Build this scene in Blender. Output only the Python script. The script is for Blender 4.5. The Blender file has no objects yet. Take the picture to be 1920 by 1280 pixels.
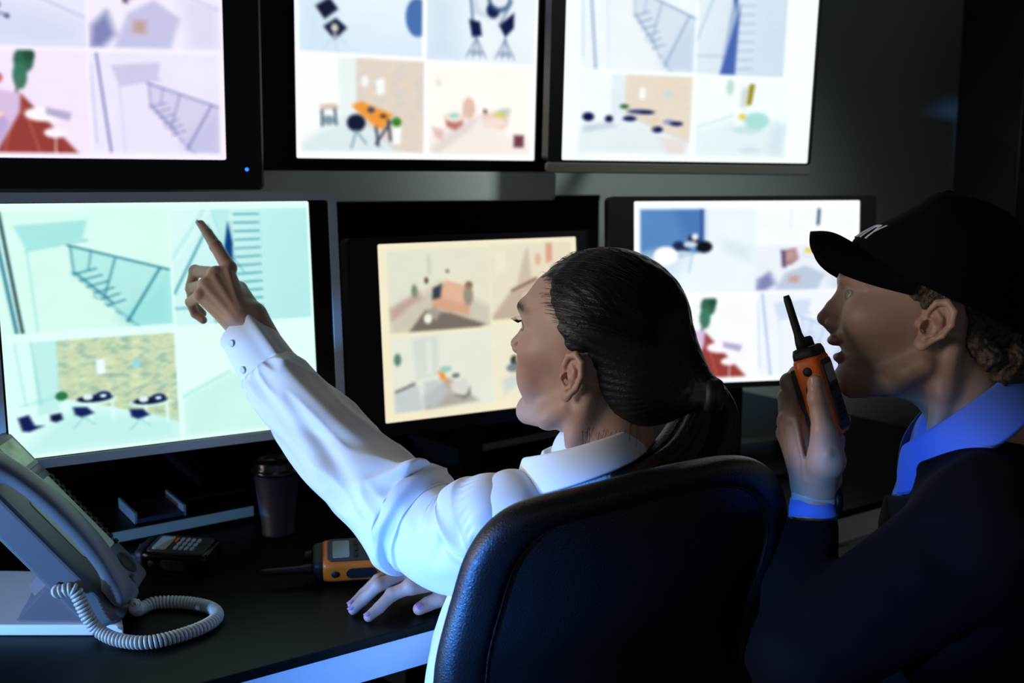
import bpy, bmesh, math, random
import numpy as np
from mathutils import Vector, Matrix
random.seed(7); RNG = np.random.default_rng(7)

# ------------------------------------------------------------------ camera, world, exposure
F_PX = 2000.0; PITCH = math.atan(310 / 2000.0); CAM_Z = 1.38
R_ = np.array([1.0, 0, 0]); FW = np.array([0, math.cos(PITCH), -math.sin(PITCH)]); UP = np.array([0, math.sin(PITCH), math.cos(PITCH)])
CAM = np.array([0, 0, CAM_Z])
sc = bpy.context.scene
cam_data = bpy.data.cameras.new('camera'); cam = bpy.data.objects.new('camera', cam_data)
sc.collection.objects.link(cam); sc.camera = cam
cam.location = CAM; cam.rotation_euler = (math.pi / 2 - PITCH, 0, 0)
cam_data.sensor_width = 36.0; cam_data.lens = 36.0 * F_PX / 1920.0
cam_data.clip_start = 0.05
cam_data.dof.use_dof = True; cam_data.dof.focus_distance = 1.42; cam_data.dof.aperture_fstop = 4.2
w = bpy.data.worlds.new('dark_room_world'); sc.world = w; w.use_nodes = True
w.node_tree.nodes['Background'].inputs[0].default_value = (0.62, 0.72, 0.80, 1)
w.node_tree.nodes['Background'].inputs[1].default_value = 0.20
sc.view_settings.view_transform = 'Standard'; sc.view_settings.look = 'None'
sc.view_settings.exposure = 0.0; sc.view_settings.gamma = 1.0; sc.view_settings.use_curve_mapping = False

def P(px, py, D):                       # the world point seen at a pixel at depth D (metres along the view axis)
    return CAM + D * (FW + (px - 960) / F_PX * R_ - (py - 640) / F_PX * UP)

def lamp(name, kind, loc, target, energy, color, size=0.3, **kw):
    d = bpy.data.lights.new(name, kind); o = bpy.data.objects.new(name, d); sc.collection.objects.link(o)
    o.location = loc; v = Vector(target) - Vector(loc); o.rotation_euler = v.to_track_quat('-Z', 'Y').to_euler()
    d.energy = energy; d.color = color
    if kind == 'AREA': d.shape = 'DISK'; d.size = size
    else: d.shadow_soft_size = size
    for k, v_ in kw.items(): setattr(d, k, v_)
    return o
L1 = np.array([-1.5, 0.65, 0.87])
def aim(L, az, el, d=1.0): az, el = math.radians(az), math.radians(el); return L + d*np.array([math.cos(az)*math.cos(el), math.sin(az)*math.cos(el), math.sin(el)])
lamp('blue_desk_spot', 'SPOT', L1, aim(L1, 37.5, -12.5), 108, (0.15, 0.44, 1.0), 0.03, spot_size=math.radians(48.4), spot_blend=0.08)
lamp('blue_chair_spot', 'SPOT', (-0.8, 0.5, 0.95), (-0.02, 1.15, 0.925), 120, (0.05, 0.27, 1.0), 0.03, spot_size=math.radians(11), spot_blend=0.8)
lamp('blue_apron_fill', 'SPOT', (-0.75, 0.25, 0.72), (-0.13, 1.28, 0.76), 95, (0.05, 0.27, 1.0), 0.06, spot_size=math.radians(24), spot_blend=0.5)  # added spot, puts blue light on the desk apron
lamp('blue_side_spot', 'SPOT', (-0.9, 0.0, 0.98), (0.454, 1.232, 0.945), 110, (0.10, 0.36, 1.0), 0.04, spot_size=math.radians(10.4), spot_blend=0.4)
lamp('chin_wall_fill', 'SPOT', (0.9, 1.1, 2.6), (0.35, 2.6, 1.5), 92, (0.86, 1.0, 0.95), 0.15, spot_size=math.radians(46), spot_blend=1.0)  # added spot, brightens the silver monitor chin and the back wall
lamp('soft_key', 'SPOT', (-1.75, 0.85, 1.42), (0.25, 1.4, 1.2), 86, (1.0, 0.90, 0.84), 0.55, spot_size=math.radians(52), spot_blend=0.6)

# ------------------------------------------------------------------ helpers
WL = {}                                  # world location of each object's origin
def link(o, parent=None, loc=(0, 0, 0)):
    sc.collection.objects.link(o)
    loc = np.array(loc, float)
    if parent is not None:
        o.parent = parent; o.location = loc - WL[parent.name]
    else: o.location = loc
    WL[o.name] = loc
    return o
def tag(o, label=None, cat=None, group=None, kind=None):
    if label: o['label'] = label
    if cat: o['category'] = cat
    if group: o['group'] = group
    if kind: o['kind'] = kind
    return o
def thing(name, label, cat, loc, group=None):
    return tag(link(bpy.data.objects.new(name, None), None, loc), label, cat, group)
def mk(name, V, Fc, mat, parent=None, smooth=True, col=None, origin=None, mats=None, mid=None, sub=0, bevel=0):
    V = np.asarray(V, float)
    if parent is not None: org = WL[parent.name]
    elif origin is not None: org = np.array(origin, float)
    else: org = np.array([V[:, 0].mean(), V[:, 1].mean(), V[:, 2].min()])
    me = bpy.data.meshes.new(name)
    if isinstance(Fc, np.ndarray) and Fc.ndim == 2 and Fc.shape[1] == 4:
        n = len(Fc); me.vertices.add(len(V)); me.vertices.foreach_set('co', (V - org).astype(np.float32).ravel())
        me.loops.add(n * 4); me.loops.foreach_set('vertex_index', Fc.astype(np.int32).ravel())
        me.polygons.add(n); me.polygons.foreach_set('loop_start', np.arange(n, dtype=np.int32) * 4)
        me.update(calc_edges=True); me.validate()
    else: me.from_pydata([tuple(v) for v in (V - org)], [], [tuple(int(i) for i in f) for f in Fc])
    for m in (mats or [mat]): me.materials.append(m)
    if mid is not None: me.polygons.foreach_set('material_index', np.asarray(mid, np.int32))
    me.polygons.foreach_set('use_smooth', np.full(len(me.polygons), bool(smooth)))
    if col is not None:
        a = me.color_attributes.new('tone', 'FLOAT_COLOR', 'POINT')
        c4 = np.ones((len(V), 4), np.float32); c4[:, :3] = col; a.data.foreach_set('color', c4.ravel())
    o = bpy.data.objects.new(name, me)
    link(o, parent, org if parent is None else WL[parent.name])
    if bevel:
        b = o.modifiers.new('b', 'BEVEL'); b.width = bevel; b.segments = 3; b.limit_method = 'ANGLE'; b.angle_limit = math.radians(40)
        b.harden_normals = False
    if sub:
        s = o.modifiers.new('s', 'SUBSURF'); s.levels = sub; s.render_levels = sub
    return o
class MB:
    """collects shapes into one mesh"""
    def __init__(s): s.v = []; s.f = []; s.n = 0
    def add(s, V, Fc):
        V = np.asarray(V, float); s.v.append(V); s.f += [tuple(int(i) + s.n for i in f) for f in Fc]; s.n += len(V); return s
    def box(s, c, size, M=None):
        x, y, z = np.array(size) / 2
        V = np.array([[-x,-y,-z],[x,-y,-z],[x,y,-z],[-x,y,-z],[-x,-y,z],[x,-y,z],[x,y,z],[-x,y,z]])
        if M is not None: V = V @ np.array(M).T
        return s.add(V + np.array(c), [(0,3,2,1),(4,5,6,7),(0,1,5,4),(1,2,6,5),(2,3,7,6),(3,0,4,7)])
    def tube(s, pts, r, n=12, caps=True, sx=1.0):
        pts = np.asarray(pts, float); m = len(pts); r = np.broadcast_to(r, (m,)) if np.ndim(r) < 2 else r
        T = np.gradient(pts, axis=0); T /= np.linalg.norm(T, axis=1)[:, None] + 1e-12
        u = np.cross(T[0], [0, 0, 1.0]);
        if np.linalg.norm(u) < 1e-3: u = np.cross(T[0], [0, 1.0, 0])
        u /= np.linalg.norm(u); V = []
        for i in range(m):
            u = u - T[i] * (u @ T[i]); u /= np.linalg.norm(u); v = np.cross(T[i], u)
            a = np.linspace(0, 2 * np.pi, n, endpoint=False)
            V.append(pts[i] + r[i] * (np.cos(a)[:, None] * u * sx + np.sin(a)[:, None] * v))
        V = np.concatenate(V); Fc = [(i*n+j, i*n+(j+1)%n, (i+1)*n+(j+1)%n, (i+1)*n+j) for i in range(m-1) for j in range(n)]
        if caps: Fc += [tuple(range(n))[::-1], tuple((m-1)*n + j for j in range(n))]
        return s.add(V, Fc)
    def rings(s, Rg, caps=True, closed=True):
        Rg = [np.asarray(r, float) for r in Rg]; n = len(Rg[0]); m = len(Rg)
        k = n if closed else n - 1
        Fc = [(i*n+j, i*n+(j+1)%n, (i+1)*n+(j+1)%n, (i+1)*n+j) for i in range(m-1) for j in range(k)]
        if caps and closed: Fc += [tuple(range(n))[::-1], tuple((m-1)*n + j for j in range(n))]
        return s.add(np.concatenate(Rg), Fc)
    def lathe(s, prof, c, n=40, M=None):
        a = np.linspace(0, 2*np.pi, n, endpoint=False); Rg = []
        for r, z in prof:
            V = np.stack([r*np.cos(a), r*np.sin(a), np.full(n, z)], 1)
            if M is not None: V = V @ np.array(M).T
            Rg.append(V + np.array(c))
        return s.rings(Rg)
    def prism(s, poly, h, M, o):
        """2-D outline (u,v) extruded by h along the third axis of frame M, at o"""
        poly = np.asarray(poly, float); n = len(poly); M = np.array(M)
        A = np.concatenate([np.c_[poly, np.zeros(n)], np.c_[poly, np.full(n, h)]]) @ M.T + np.array(o)
        return s.add(A, [tuple(range(n))[::-1], tuple(range(n, 2*n))] + [(i, (i+1)%n, n+(i+1)%n, n+i) for i in range(n)])
    def build(s, name, mat, parent=None, **k): return mk(name, np.concatenate(s.v), s.f, mat, parent, **k)
def rrect(w, h, r, n=5, c=(0, 0)):
    out = []
    for cx, cy, a0 in ((w/2-r, h/2-r, 0), (-w/2+r, h/2-r, 90), (-w/2+r, -h/2+r, 180), (w/2-r, -h/2+r, 270)):
        for i in range(n+1):
            a = math.radians(a0 + 90*i/n); out.append((c[0]+cx+r*math.cos(a), c[1]+cy+r*math.sin(a)))
    return out
def spline(pts, n):
    """Catmull-Rom through rows of pts"""
    p = np.asarray(pts, float); m = len(p); q = np.concatenate([[2*p[0]-p[1]], p, [2*p[-1]-p[-2]]])
    t = np.linspace(0, m-1, n); i = np.minimum(t.astype(int), m-2); f = (t-i)[:, None]
    a, b, c, d = q[i], q[i+1], q[i+2], q[i+3]
    return 0.5*((2*b)+(c-a)*f+(2*a-5*b+4*c-d)*f**2+(3*b-a-3*c+d)*f**3)
def unit(v): v = np.array(v, float); return v / np.linalg.norm(v)
def frame(z, xhint):
    z = unit(z); x = np.array(xhint, float); x = unit(x - z*(x@z)); return np.stack([x, np.cross(z, x), z], 1)
def s2l(c):
    c = np.asarray(c, float) / 255.0
    return np.where(c <= 0.04045, c/12.92, ((c+0.055)/1.055)**2.4)

# ------------------------------------------------------------------ implicit surfaces
def nets(f, lo, hi, h):
    """surface nets over f (negative inside) on a grid of cell h; evaluates only near the surface"""
    lo = np.array(lo, float); hi = np.array(hi, float); B = 6
    nb = np.ceil((hi-lo)/(h*B)).astype(int); N = nb*B + 1
    ax = [lo[k] + (np.arange(nb[k])+0.5)*h*B for k in range(3)]
    G = np.stack(np.meshgrid(*ax, indexing='ij'), -1).reshape(-1, 3)
    c = f(G); V = np.repeat(np.repeat(np.repeat(np.sign(c).reshape(nb), B, 0), B, 1), B, 2).astype(np.float32)
    V = np.pad(V, ((0, 1),)*3, mode='edge')
    act = np.argwhere((np.abs(c) < h*B*1.9).reshape(nb))
    g = np.arange(B+1); sub = np.stack(np.meshgrid(g, g, g, indexing='ij'), -1).reshape(-1, 3)
    for s0 in range(0, len(act), 1500):
        I = (act[s0:s0+1500, None, :]*B + sub[None]).reshape(-1, 3)
        I = np.unique(I[:, 0]*10**8 + I[:, 1]*10**4 + I[:, 2]); I = np.stack([I//10**8, (I//10**4) % 10**4, I % 10**4], 1)
        V[I[:, 0], I[:, 1], I[:, 2]] = f(lo + I*h)
    s = V < 0
    cs = sum(s[i:N[0]-1+i, j:N[1]-1+j, k:N[2]-1+k].astype(np.int8) for i in (0,1) for j in (0,1) for k in (0,1))
    cells = np.argwhere((cs > 0) & (cs < 8)); idx = -np.ones(N-1, np.int64); idx[tuple(cells.T)] = np.arange(len(cells))
    acc = np.zeros((len(cells), 3)); cnt = np.zeros(len(cells))
    cor = [(i, j, k) for i in (0,1) for j in (0,1) for k in (0,1)]
    for a in cor:
        for k in range(3):
            if a[k] == 1: continue
            b = list(a); b[k] = 1
            va = V[tuple((cells+np.array(a)).T)]; vb = V[tuple((cells+np.array(b)).T)]
            m = (va < 0) != (vb < 0); t = np.where(m, va/np.where(m, va-vb, 1), 0)
            p = np.tile(np.array(a, float), (len(cells), 1)); p[:, k] += t
            acc += p*m[:, None]; cnt += m
    verts = lo + (cells + acc/cnt[:, None])*h
    quads = []
    for k in range(3):
        d = [0, 0, 0]; d[k] = 1; u, v = [x for x in range(3) if x != k]
        sh = [N[x]-(1 if x == k else 0) for x in range(3)]
        A = s[:sh[0], :sh[1], :sh[2]]; Bm = s[d[0]:d[0]+sh[0], d[1]:d[1]+sh[1], d[2]:d[2]+sh[2]]
        e = np.argwhere(A != Bm); e = e[(e[:, u] > 0) & (e[:, v] > 0) & (e[:, u] < N[u]-1) & (e[:, v] < N[v]-1)]
        fl = A[tuple(e.T)]
        q = []
        for du, dv in ((1, 1), (0, 1), (0, 0), (1, 0)):
            c_ = e.copy(); c_[:, u] -= du; c_[:, v] -= dv; q.append(idx[tuple(c_.T)])
        q = np.stack(q, 1)
        flip = fl if k != 1 else ~fl
        q[~flip] = q[~flip][:, ::-1]; quads.append(q)
    return verts, np.concatenate(quads)
def smin(a, b, k):
    h = np.clip(0.5 + 0.5*(b-a)/k, 0, 1); return b*(1-h) + a*h - k*h*(1-h)
def smax(a, b, k): return -smin(-a, -b, k)
def sph(p, c, r): return np.linalg.norm(p-np.array(c), axis=1) - r
def ell(p, c, r, M=None):
    q = p-np.array(c)
    if M is not None: q = q @ np.array(M)
    r = np.array(r, float); k0 = np.linalg.norm(q/r, axis=1); k1 = np.linalg.norm(q/r**2, axis=1)
    return k0*(k0-1)/np.maximum(k1, 1e-9)
def cone(p, a, b, ra, rb):
    a = np.array(a, float); b = np.array(b, float); ab = b-a; t = np.clip(((p-a)@ab)/(ab@ab), 0, 1)
    return np.linalg.norm(p-a-t[:, None]*ab, axis=1) - (ra + (rb-ra)*t)
def chain(p, pts, rad, k=0.004):
    d = cone(p, pts[0], pts[1], rad[0], rad[1])
    for i in range(1, len(pts)-1): d = smin(d, cone(p, pts[i], pts[i+1], rad[i], rad[i+1]), k)
    return d
def bbox(pts, m): pts = np.array(pts); return pts.min(0)-m, pts.max(0)+m
def fnoise(p, sc_, seed=0):
    """cheap smooth noise made of a few rotated sines"""
    r = np.random.default_rng(seed); out = 0
    for i in range(6):
        v = r.normal(size=3); v /= np.linalg.norm(v); out = out + np.sin(p@v*sc_*(0.7+0.25*i) + r.uniform(0, 6.28) + 1.7*np.sin(p@r.normal(size=3)*sc_*0.4))
    return out/6

# ------------------------------------------------------------------ materials
def mat(name, col, rough=0.5, metal=0.0, spec=0.5, bump=None, attr=False, sss=0.0, coat=0.0, sheen=0.0, var=None, emit=None, estr=0.0, aniso=None):
    m = bpy.data.materials.new(name); m.use_nodes = True; nt = m.node_tree; b = nt.nodes['Principled BSDF']
    b.inputs['Base Color'].default_value = (*col, 1); b.inputs['Roughness'].default_value = rough
    b.inputs['Metallic'].default_value = metal; b.inputs['Specular IOR Level'].default_value = spec
    if sss:
        b.inputs['Subsurface Weight'].default_value = sss; b.inputs['Subsurface Radius'].default_value = (1.0, 0.35, 0.2); b.inputs['Subsurface Scale'].default_value = 0.006
    if coat: b.inputs['Coat Weight'].default_value = coat; b.inputs['Coat Roughness'].default_value = 0.15
    if sheen: b.inputs['Sheen Weight'].default_value = sheen
    tc = nt.nodes.new('ShaderNodeTexCoord')
    src = None
    if attr:
        a = nt.nodes.new('ShaderNodeAttribute'); a.attribute_name = 'tone'; src = a.outputs['Color']
    if var:                              # (scale, amount): gentle mottling of the colour itself
        n = nt.nodes.new('ShaderNodeTexNoise'); n.inputs['Scale'].default_value = var[0]; n.inputs['Detail'].default_value = 4
        nt.links.new(tc.outputs['Object'], n.inputs['Vector'])
        mr = nt.nodes.new('ShaderNodeMapRange'); mr.inputs['To Min'].default_value = 1-var[1]; mr.inputs['To Max'].default_value = 1+var[1]
        nt.links.new(n.outputs['Fac'], mr.inputs['Value'])
        vm = nt.nodes.new('ShaderNodeVectorMath'); vm.operation = 'SCALE'
        if src: nt.links.new(src, vm.inputs[0])
        else: vm.inputs[0].default_value = col
        nt.links.new(mr.outputs[0], vm.inputs['Scale']); src = vm.outputs[0]
    if src: nt.links.new(src, b.inputs['Base Color'])
    if bump:                             # (scale, strength, distance, kind)
        kind = bump[3] if len(bump) > 3 else 'noise'
        if kind == 'voronoi':
            n = nt.nodes.new('ShaderNodeTexVoronoi'); n.feature = 'DISTANCE_TO_EDGE'; out = n.outputs['Distance']
        else:
            n = nt.nodes.new('ShaderNodeTexNoise'); n.inputs['Detail'].default_value = 3; out = n.outputs['Fac']
        n.inputs['Scale'].default_value = bump[0]; nt.links.new(tc.outputs['Object'], n.inputs['Vector'])
        bp = nt.nodes.new('ShaderNodeBump'); bp.inputs['Strength'].default_value = bump[1]; bp.inputs['Distance'].default_value = bump[2]
        nt.links.new(out, bp.inputs['Height']); nt.links.new(bp.outputs[0], b.inputs['Normal'])
    if emit: b.inputs['Emission Color'].default_value = (*emit, 1); b.inputs['Emission Strength'].default_value = estr
    return m
M = {}
M['wall'] = mat('dark_grey_wall_paint', (0.46, 0.50, 0.49), 0.9, bump=(60, 0.15, 0.002))
M['floor'] = mat('dark_carpet_tile', (0.02, 0.022, 0.024), 0.95, bump=(400, 0.4, 0.002))
M['desk'] = mat('black_matt_laminate', (0.004, 0.0045, 0.004), 0.45, spec=0.14, bump=(900, 0.05, 0.0005))
M['white'] = mat('white_laminate', (0.80, 0.82, 0.84), 0.5)
M['black_plastic'] = mat('black_plastic', (0.0035, 0.004, 0.004), 0.45, spec=0.2)
M['dark_plastic'] = mat('charcoal_plastic', (0.012, 0.0115, 0.0095), 0.5, spec=0.2)
M['gloss_black'] = mat('glossy_black_bezel', (0.002, 0.0025, 0.0025), 0.2, spec=0.2)
M['silver'] = mat('silver_plastic', (0.62, 0.68, 0.76), 0.42, metal=0.1)
M['chin'] = mat('brushed_silver_chin', (0.80, 0.84, 0.78), 0.5)
M['rubber'] = mat('black_rubber', (0.006, 0.006, 0.007), 0.6)
M['orange'] = mat('orange_plastic', (0.80, 0.14, 0.008), 0.38)
M['phone'] = mat('pale_grey_phone_plastic', (0.13, 0.135, 0.16), 0.42)
M['phone_card'] = mat('pale_green_label_card', (0.55, 0.68, 0.48), 0.6)
M['cord'] = mat('beige_grey_cord_plastic', (0.52, 0.50, 0.47), 0.35)
M['leather'] = mat('black_leather', (0.0065, 0.007, 0.009), 0.42, spec=0.6, bump=(300, 0.5, 0.0012, 'voronoi'))
M['steel'] = mat('steel', (0.55, 0.58, 0.62), 0.32, metal=0.25, bump=(500, 0.3, 0.0006, 'voronoi'))
M['white_shirt'] = mat('white_cotton_shirt', (0.78, 0.81, 0.84), 0.8, sheen=0.15, bump=(1500, 0.12, 0.0004))
M['blue_shirt'] = mat('royal_blue_shirt', (0.10, 0.20, 0.75), 0.8, sheen=0.1, bump=(1500, 0.12, 0.0004))
M['jacket'] = mat('dark_navy_jacket', (0.0028, 0.0032, 0.0055), 0.95, spec=0.15, bump=(900, 0.25, 0.0006))
M['cap'] = mat('black_cap_twill', (0.0022, 0.0024, 0.0045), 0.9, spec=0.1, bump=(1200, 0.25, 0.0005))
M['skin'] = mat('skin', (0.5, 0.3, 0.22), 0.48, spec=0.4, attr=True, sss=0.12, bump=(900, 0.10, 0.0004))
M['cup'] = mat('dark_navy_paper_cup', (0.012, 0.012, 0.03), 0.55)
M['cup_lid'] = mat('black_cup_lid', (0.006, 0.007, 0.008), 0.22)
M['eye'] = mat('eye', (0.7, 0.7, 0.7), 0.08, attr=True)
M['nail'] = mat('pink_nail_polish', (0.50, 0.22, 0.42), 0.12, coat=0.6)
M['thread'] = mat('white_embroidery', (0.80, 0.88, 1.0), 0.7)
def glow(name, strength):
    m = bpy.data.materials.new(name); m.use_nodes = True; nt = m.node_tree; nt.nodes.clear()
    o = nt.nodes.new('ShaderNodeOutputMaterial'); e = nt.nodes.new('ShaderNodeEmission'); a = nt.nodes.new('ShaderNodeAttribute'); a.attribute_name = 'tone'
    e.inputs['Strength'].default_value = strength; nt.links.new(a.outputs['Color'], e.inputs[0]); nt.links.new(e.outputs[0], o.inputs[0]); return m
M['screen'] = glow('lit_monitor_screen', 1.10)
def hair_mat(name, col, centre, scale=1.0, hi=None):
    """streaks that run towards the point 'centre' (object coordinates)"""
    m = bpy.data.materials.new(name); m.use_nodes = True; nt = m.node_tree; b = nt.nodes['Principled BSDF']
    b.inputs['Base Color'].default_value = (*col, 1); b.inputs['Roughness'].default_value = 0.34; b.inputs['Specular IOR Level'].default_value = 0.26
    tc = nt.nodes.new('ShaderNodeTexCoord'); s = nt.nodes.new('ShaderNodeVectorMath'); s.operation = 'SUBTRACT'; s.inputs[1].default_value = centre
    n = nt.nodes.new('ShaderNodeVectorMath'); n.operation = 'NORMALIZE'
    t = nt.nodes.new('ShaderNodeTexNoise'); t.inputs['Scale'].default_value = 90*scale; t.inputs['Detail'].default_value = 5
    nt.links.new(tc.outputs['Object'], s.inputs[0]); nt.links.new(s.outputs[0], n.inputs[0]); nt.links.new(n.outputs[0], t.inputs['Vector'])
    bp = nt.nodes.new('ShaderNodeBump'); bp.inputs['Strength'].default_value = 0.55; bp.inputs['Distance'].default_value = 0.002
    nt.links.new(t.outputs['Fac'], bp.inputs['Height']); nt.links.new(bp.outputs[0], b.inputs['Normal'])
    return m
# ------------------------------------------------------------------ what the monitors show (drawn in code)
class Pic:
    def __init__(s, W, H, bg):
        s.W, s.H = W, H; s.a = np.tile(np.array(bg, float), (H, W, 1)); s.q(0, 0, 1, 1)
        s.X, s.Y = np.meshgrid((np.arange(W)+.5)/W, (np.arange(H)+.5)/H)
    def q(s, x0, y0, x1, y1): s.o = (x0, y0, x1-x0, y1-y0)
    def loc(s): return (s.X-s.o[0])/s.o[2], (s.Y-s.o[1])/s.o[3]
    def put(s, m, c, al=1.0):
        u, v = s.loc(); m = np.clip(m, 0, 1)*al*((u >= 0) & (u <= 1) & (v >= 0) & (v <= 1)); s.a = s.a*(1-m[..., None]) + np.array(c, float)*m[..., None]
    def fill(s, c, c2=None, ang=0):
        u, v = s.loc(); s.put(np.ones_like(u), c)
        if c2 is not None: s.put(np.clip(u*math.cos(math.radians(ang))+v*math.sin(math.radians(ang)), 0, 1), c2)
    def sd(s, pts):
        u, v = s.loc(); n = len(pts); d = np.full(u.shape, 9.); ins = np.zeros(u.shape, bool)
        for i in range(n):
            ax, ay = pts[i]; bx, by = pts[(i+1) % n]; ex, ey = bx-ax, by-ay; wx, wy = u-ax, v-ay
            t = np.clip((wx*ex+wy*ey)/(ex*ex+ey*ey+1e-12), 0, 1); d = np.minimum(d, (wx-ex*t)**2+(wy-ey*t)**2)
            c1 = (ay <= v) & (by > v); c2 = (by <= v) & (ay > v); cr = ex*wy-ey*wx
            ins ^= (c1 & (cr > 0)) | (c2 & (cr < 0))
        return np.where(ins, -1, 1)*np.sqrt(d)
    def poly(s, pts, c, soft=0.02, al=1.0): s.put(0.5-s.sd(pts)/soft, c, al)
    def ell(s, cx, cy, rx, ry, c, soft=0.25, al=1.0):
        u, v = s.loc(); s.put(0.5-(np.sqrt(((u-cx)/rx)**2+((v-cy)/ry)**2)-1)/soft, c, al)
    def line(s, x0, y0, x1, y1, wd, c, al=1.0, soft=0.015):
        u, v = s.loc(); ex, ey = x1-x0, y1-y0; t = np.clip(((u-x0)*ex+(v-y0)*ey)/(ex*ex+ey*ey+1e-12), 0, 1)
        s.put(0.5-(np.sqrt((u-x0-ex*t)**2+(v-y0-ey*t)**2)-wd/2)/soft, c, al)
    def mottle(s, pts, c, al, sc, seed):
        u, v = s.loc(); p = np.stack([u.ravel()*sc, v.ravel()*sc*1.6, np.zeros(u.size)], 1)
        n = fnoise(p, 1.0, seed).reshape(u.shape)+0.6*fnoise(p*2.3, 1.0, seed+1).reshape(u.shape)
        s.put(np.clip(0.5-s.sd(pts)/0.02, 0, 1)*np.clip(n*1.6, 0, 1), c, al)
def stairs(p, L, S, D, thin=1.0):            # hall, landing and descending stairs behind a railing
    p.fill(L); p.poly([(0, 0), (.11, 0), (.17, 1), (0, 1)], L); p.line(.05, .0, .14, 1, .018*thin, D, .9)
    p.line(.0, .1, .03, .9, .012, S, .8); p.poly([(.16, .12), (.55, .08), (.52, .24), (.22, .33)], S, .02, .55); p.line(.22, .33, .54, .25, .02, S, .8)
    p.poly([(.22, .33), (.5, .27), (.45, .52), (.8, 1.02), (.28, 1.02)], np.array(L)*.99, .03)
    p.poly([(.46, .52), (.45, .3), (1, .52), (1, 1), (.77, 1)], S, .03, .42); p.poly([(.7, .92), (1, .55), (1, 1), (.76, 1)], S, .12, .45)
    p.line(.44, .29, .99, .52, .018, D, .75); p.line(.45, .3, .46, .52, .012, D, .6); p.line(.56, .34, .54, .5, .012, D, .5)
    p.line(.69, .41, .62, .72, .014, D, .6); p.line(.94, .51, .74, .95, .018, D, .7)
    for i in range(6): p.line(.46+.035*i, .53+.055*i, .58+.03*i, .49+.055*i, .013, D, .75)
    p.line(.45, .52, .8, 1.0, .02, D, .22); p.line(.47, .52, .66, .78, .014, D, .7)
    for i in range(5): p.line(.56+.06*i, .72+.07*i, .58+.06*i, .745+.07*i, .014, D, .4)
    p.line(.22, .33, .25, 1, .01, S, .5)
def ladder(p, L, S, D, W_):                  # railing, dark gap and stair treads
    p.fill(L, S, 20); p.poly([(0, 0), (.3, 0), (0, .5)], L); p.line(.24, 0, -.02, .45, .03, S, .7); p.line(.26, .15, .0, .72, .02, D, .65)
    p.line(.26, .15, .5, .55, .012, D, .4); p.line(0, .85, .3, .85, .02, D, .5); p.line(.3, .05, .42, .5, .012, D, .3)
    p.poly([(.28, 0), (.42, 0), (.38, .45)], S, .03, .8); p.poly([(.42, .12), (.44, .5), (.38, 1), (.27, 1)], W_, .03, .35)
    p.poly([(.4, .12), (.43, .3), (.42, .48), (.37, .34)], W_, .02, 1)
    for i in range(13): p.line(.45, .05+.075*i, .63, .05+.074*i, .016, D, .65)
    p.line(.64, 0, .68, 1, .02, S, .5); p.poly([(.66, .0), (1, 0), (1, 1), (.7, 1)], S, .2, .25)
def office(p, L, S, D, cork, speck):         # bright windows, cork wall, two round desks
    p.fill(L); p.poly([(.3, 0), (1, 0), (1, .85), (.9, .78), (.55, .62), (.3, .52)], cork, .015)
    for sd_, c in ((3, speck), (5, np.array(cork)*1.12), (9, (120, 170, 165))):
        p.mottle([(.3, 0), (1, 0), (1, .8), (.6, .64), (.3, .52)], c, .55, 42, sd_)
    p.poly([(.17, 0), (.31, 0), (.31, .62), (.17, .66)], S, .02, .35); p.poly([(.03, .02), (.15, .02), (.17, .5), (.08, .56)], L, .02)
    p.line(.16, 0, .19, .56, .012, S, .7); p.line(.07, 0, .11, .55, .01, S, .5); p.line(.08, .56, .34, .49, .012, S, .6)
    p.poly([(.08, .95), (.35, .62), (1, .8), (1, 1), (.05, 1)], S, .12, .3)
    p.poly([(.52, .2), (.57, .2), (.57, .33), (.52, .33)], (235, 255, 255)); p.ell(.76, .26, .025, .04, (150, 215, 225))
    p.ell(.31, .5, .035, .04, (40, 120, 70)); p.poly([(.29, .57), (.35, .57), (.34, .65), (.3, .65)], L)
    for cx, cy in ((.5, .56), (.83, .63)):
        p.ell(cx, cy, .125, .045, L); p.ell(cx, cy-.012, .105, .034, D); p.ell(cx-.04, cy-.03, .03, .03, (215, 240, 240)); p.ell(cx+.05, cy-.035, .045, .035, (30, 40, 90)); p.ell(cx+.05, cy-.03, .02, .015, L)
        for dx in (-.03, .1): p.line(cx+dx, cy+.03, cx+dx, cy+.2, .016, L)
        p.poly([(cx-.13, cy+.05), (cx-.05, cy+.06), (cx-.01, cy+.12), (cx-.08, cy+.15), (cx-.12, cy+.12)], (20, 35, 90)); p.line(cx-.07, cy+.15, cx-.13, cy+.24, .01, S); p.line(cx-.07, cy+.15, cx-.01, cy+.22, .01, S)
    p.poly([(.06, .66), (.12, .64), (.15, .74), (.2, .75), (.12, .79), (.08, .78)], (20, 30, 85)); p.poly([(.24, .66), (.3, .65), (.31, .71), (.27, .73), (.24, .71)], (15, 25, 70))
def plainroom(p, L, S, G):                   # pale room corner with a light bench
    p.fill(L); p.poly([(0, .62), (.4, .42), (1, .5), (1, 1), (0, 1)], S, .1, .45); p.line(0, .62, .35, .42, .03, S, .6)
    p.ell(.42, .12, .05, .09, G, .6, .8); p.ell(.5, .55, .06, .05, G, .8, .35)
def redfloor(p, L):
    x0, y0, w0, h0 = p.o; p.fill(L); p.o = (x0+w0*.2, y0, w0, h0); redfloor_(p, L); p.o = (x0, y0, w0, h0)
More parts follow.
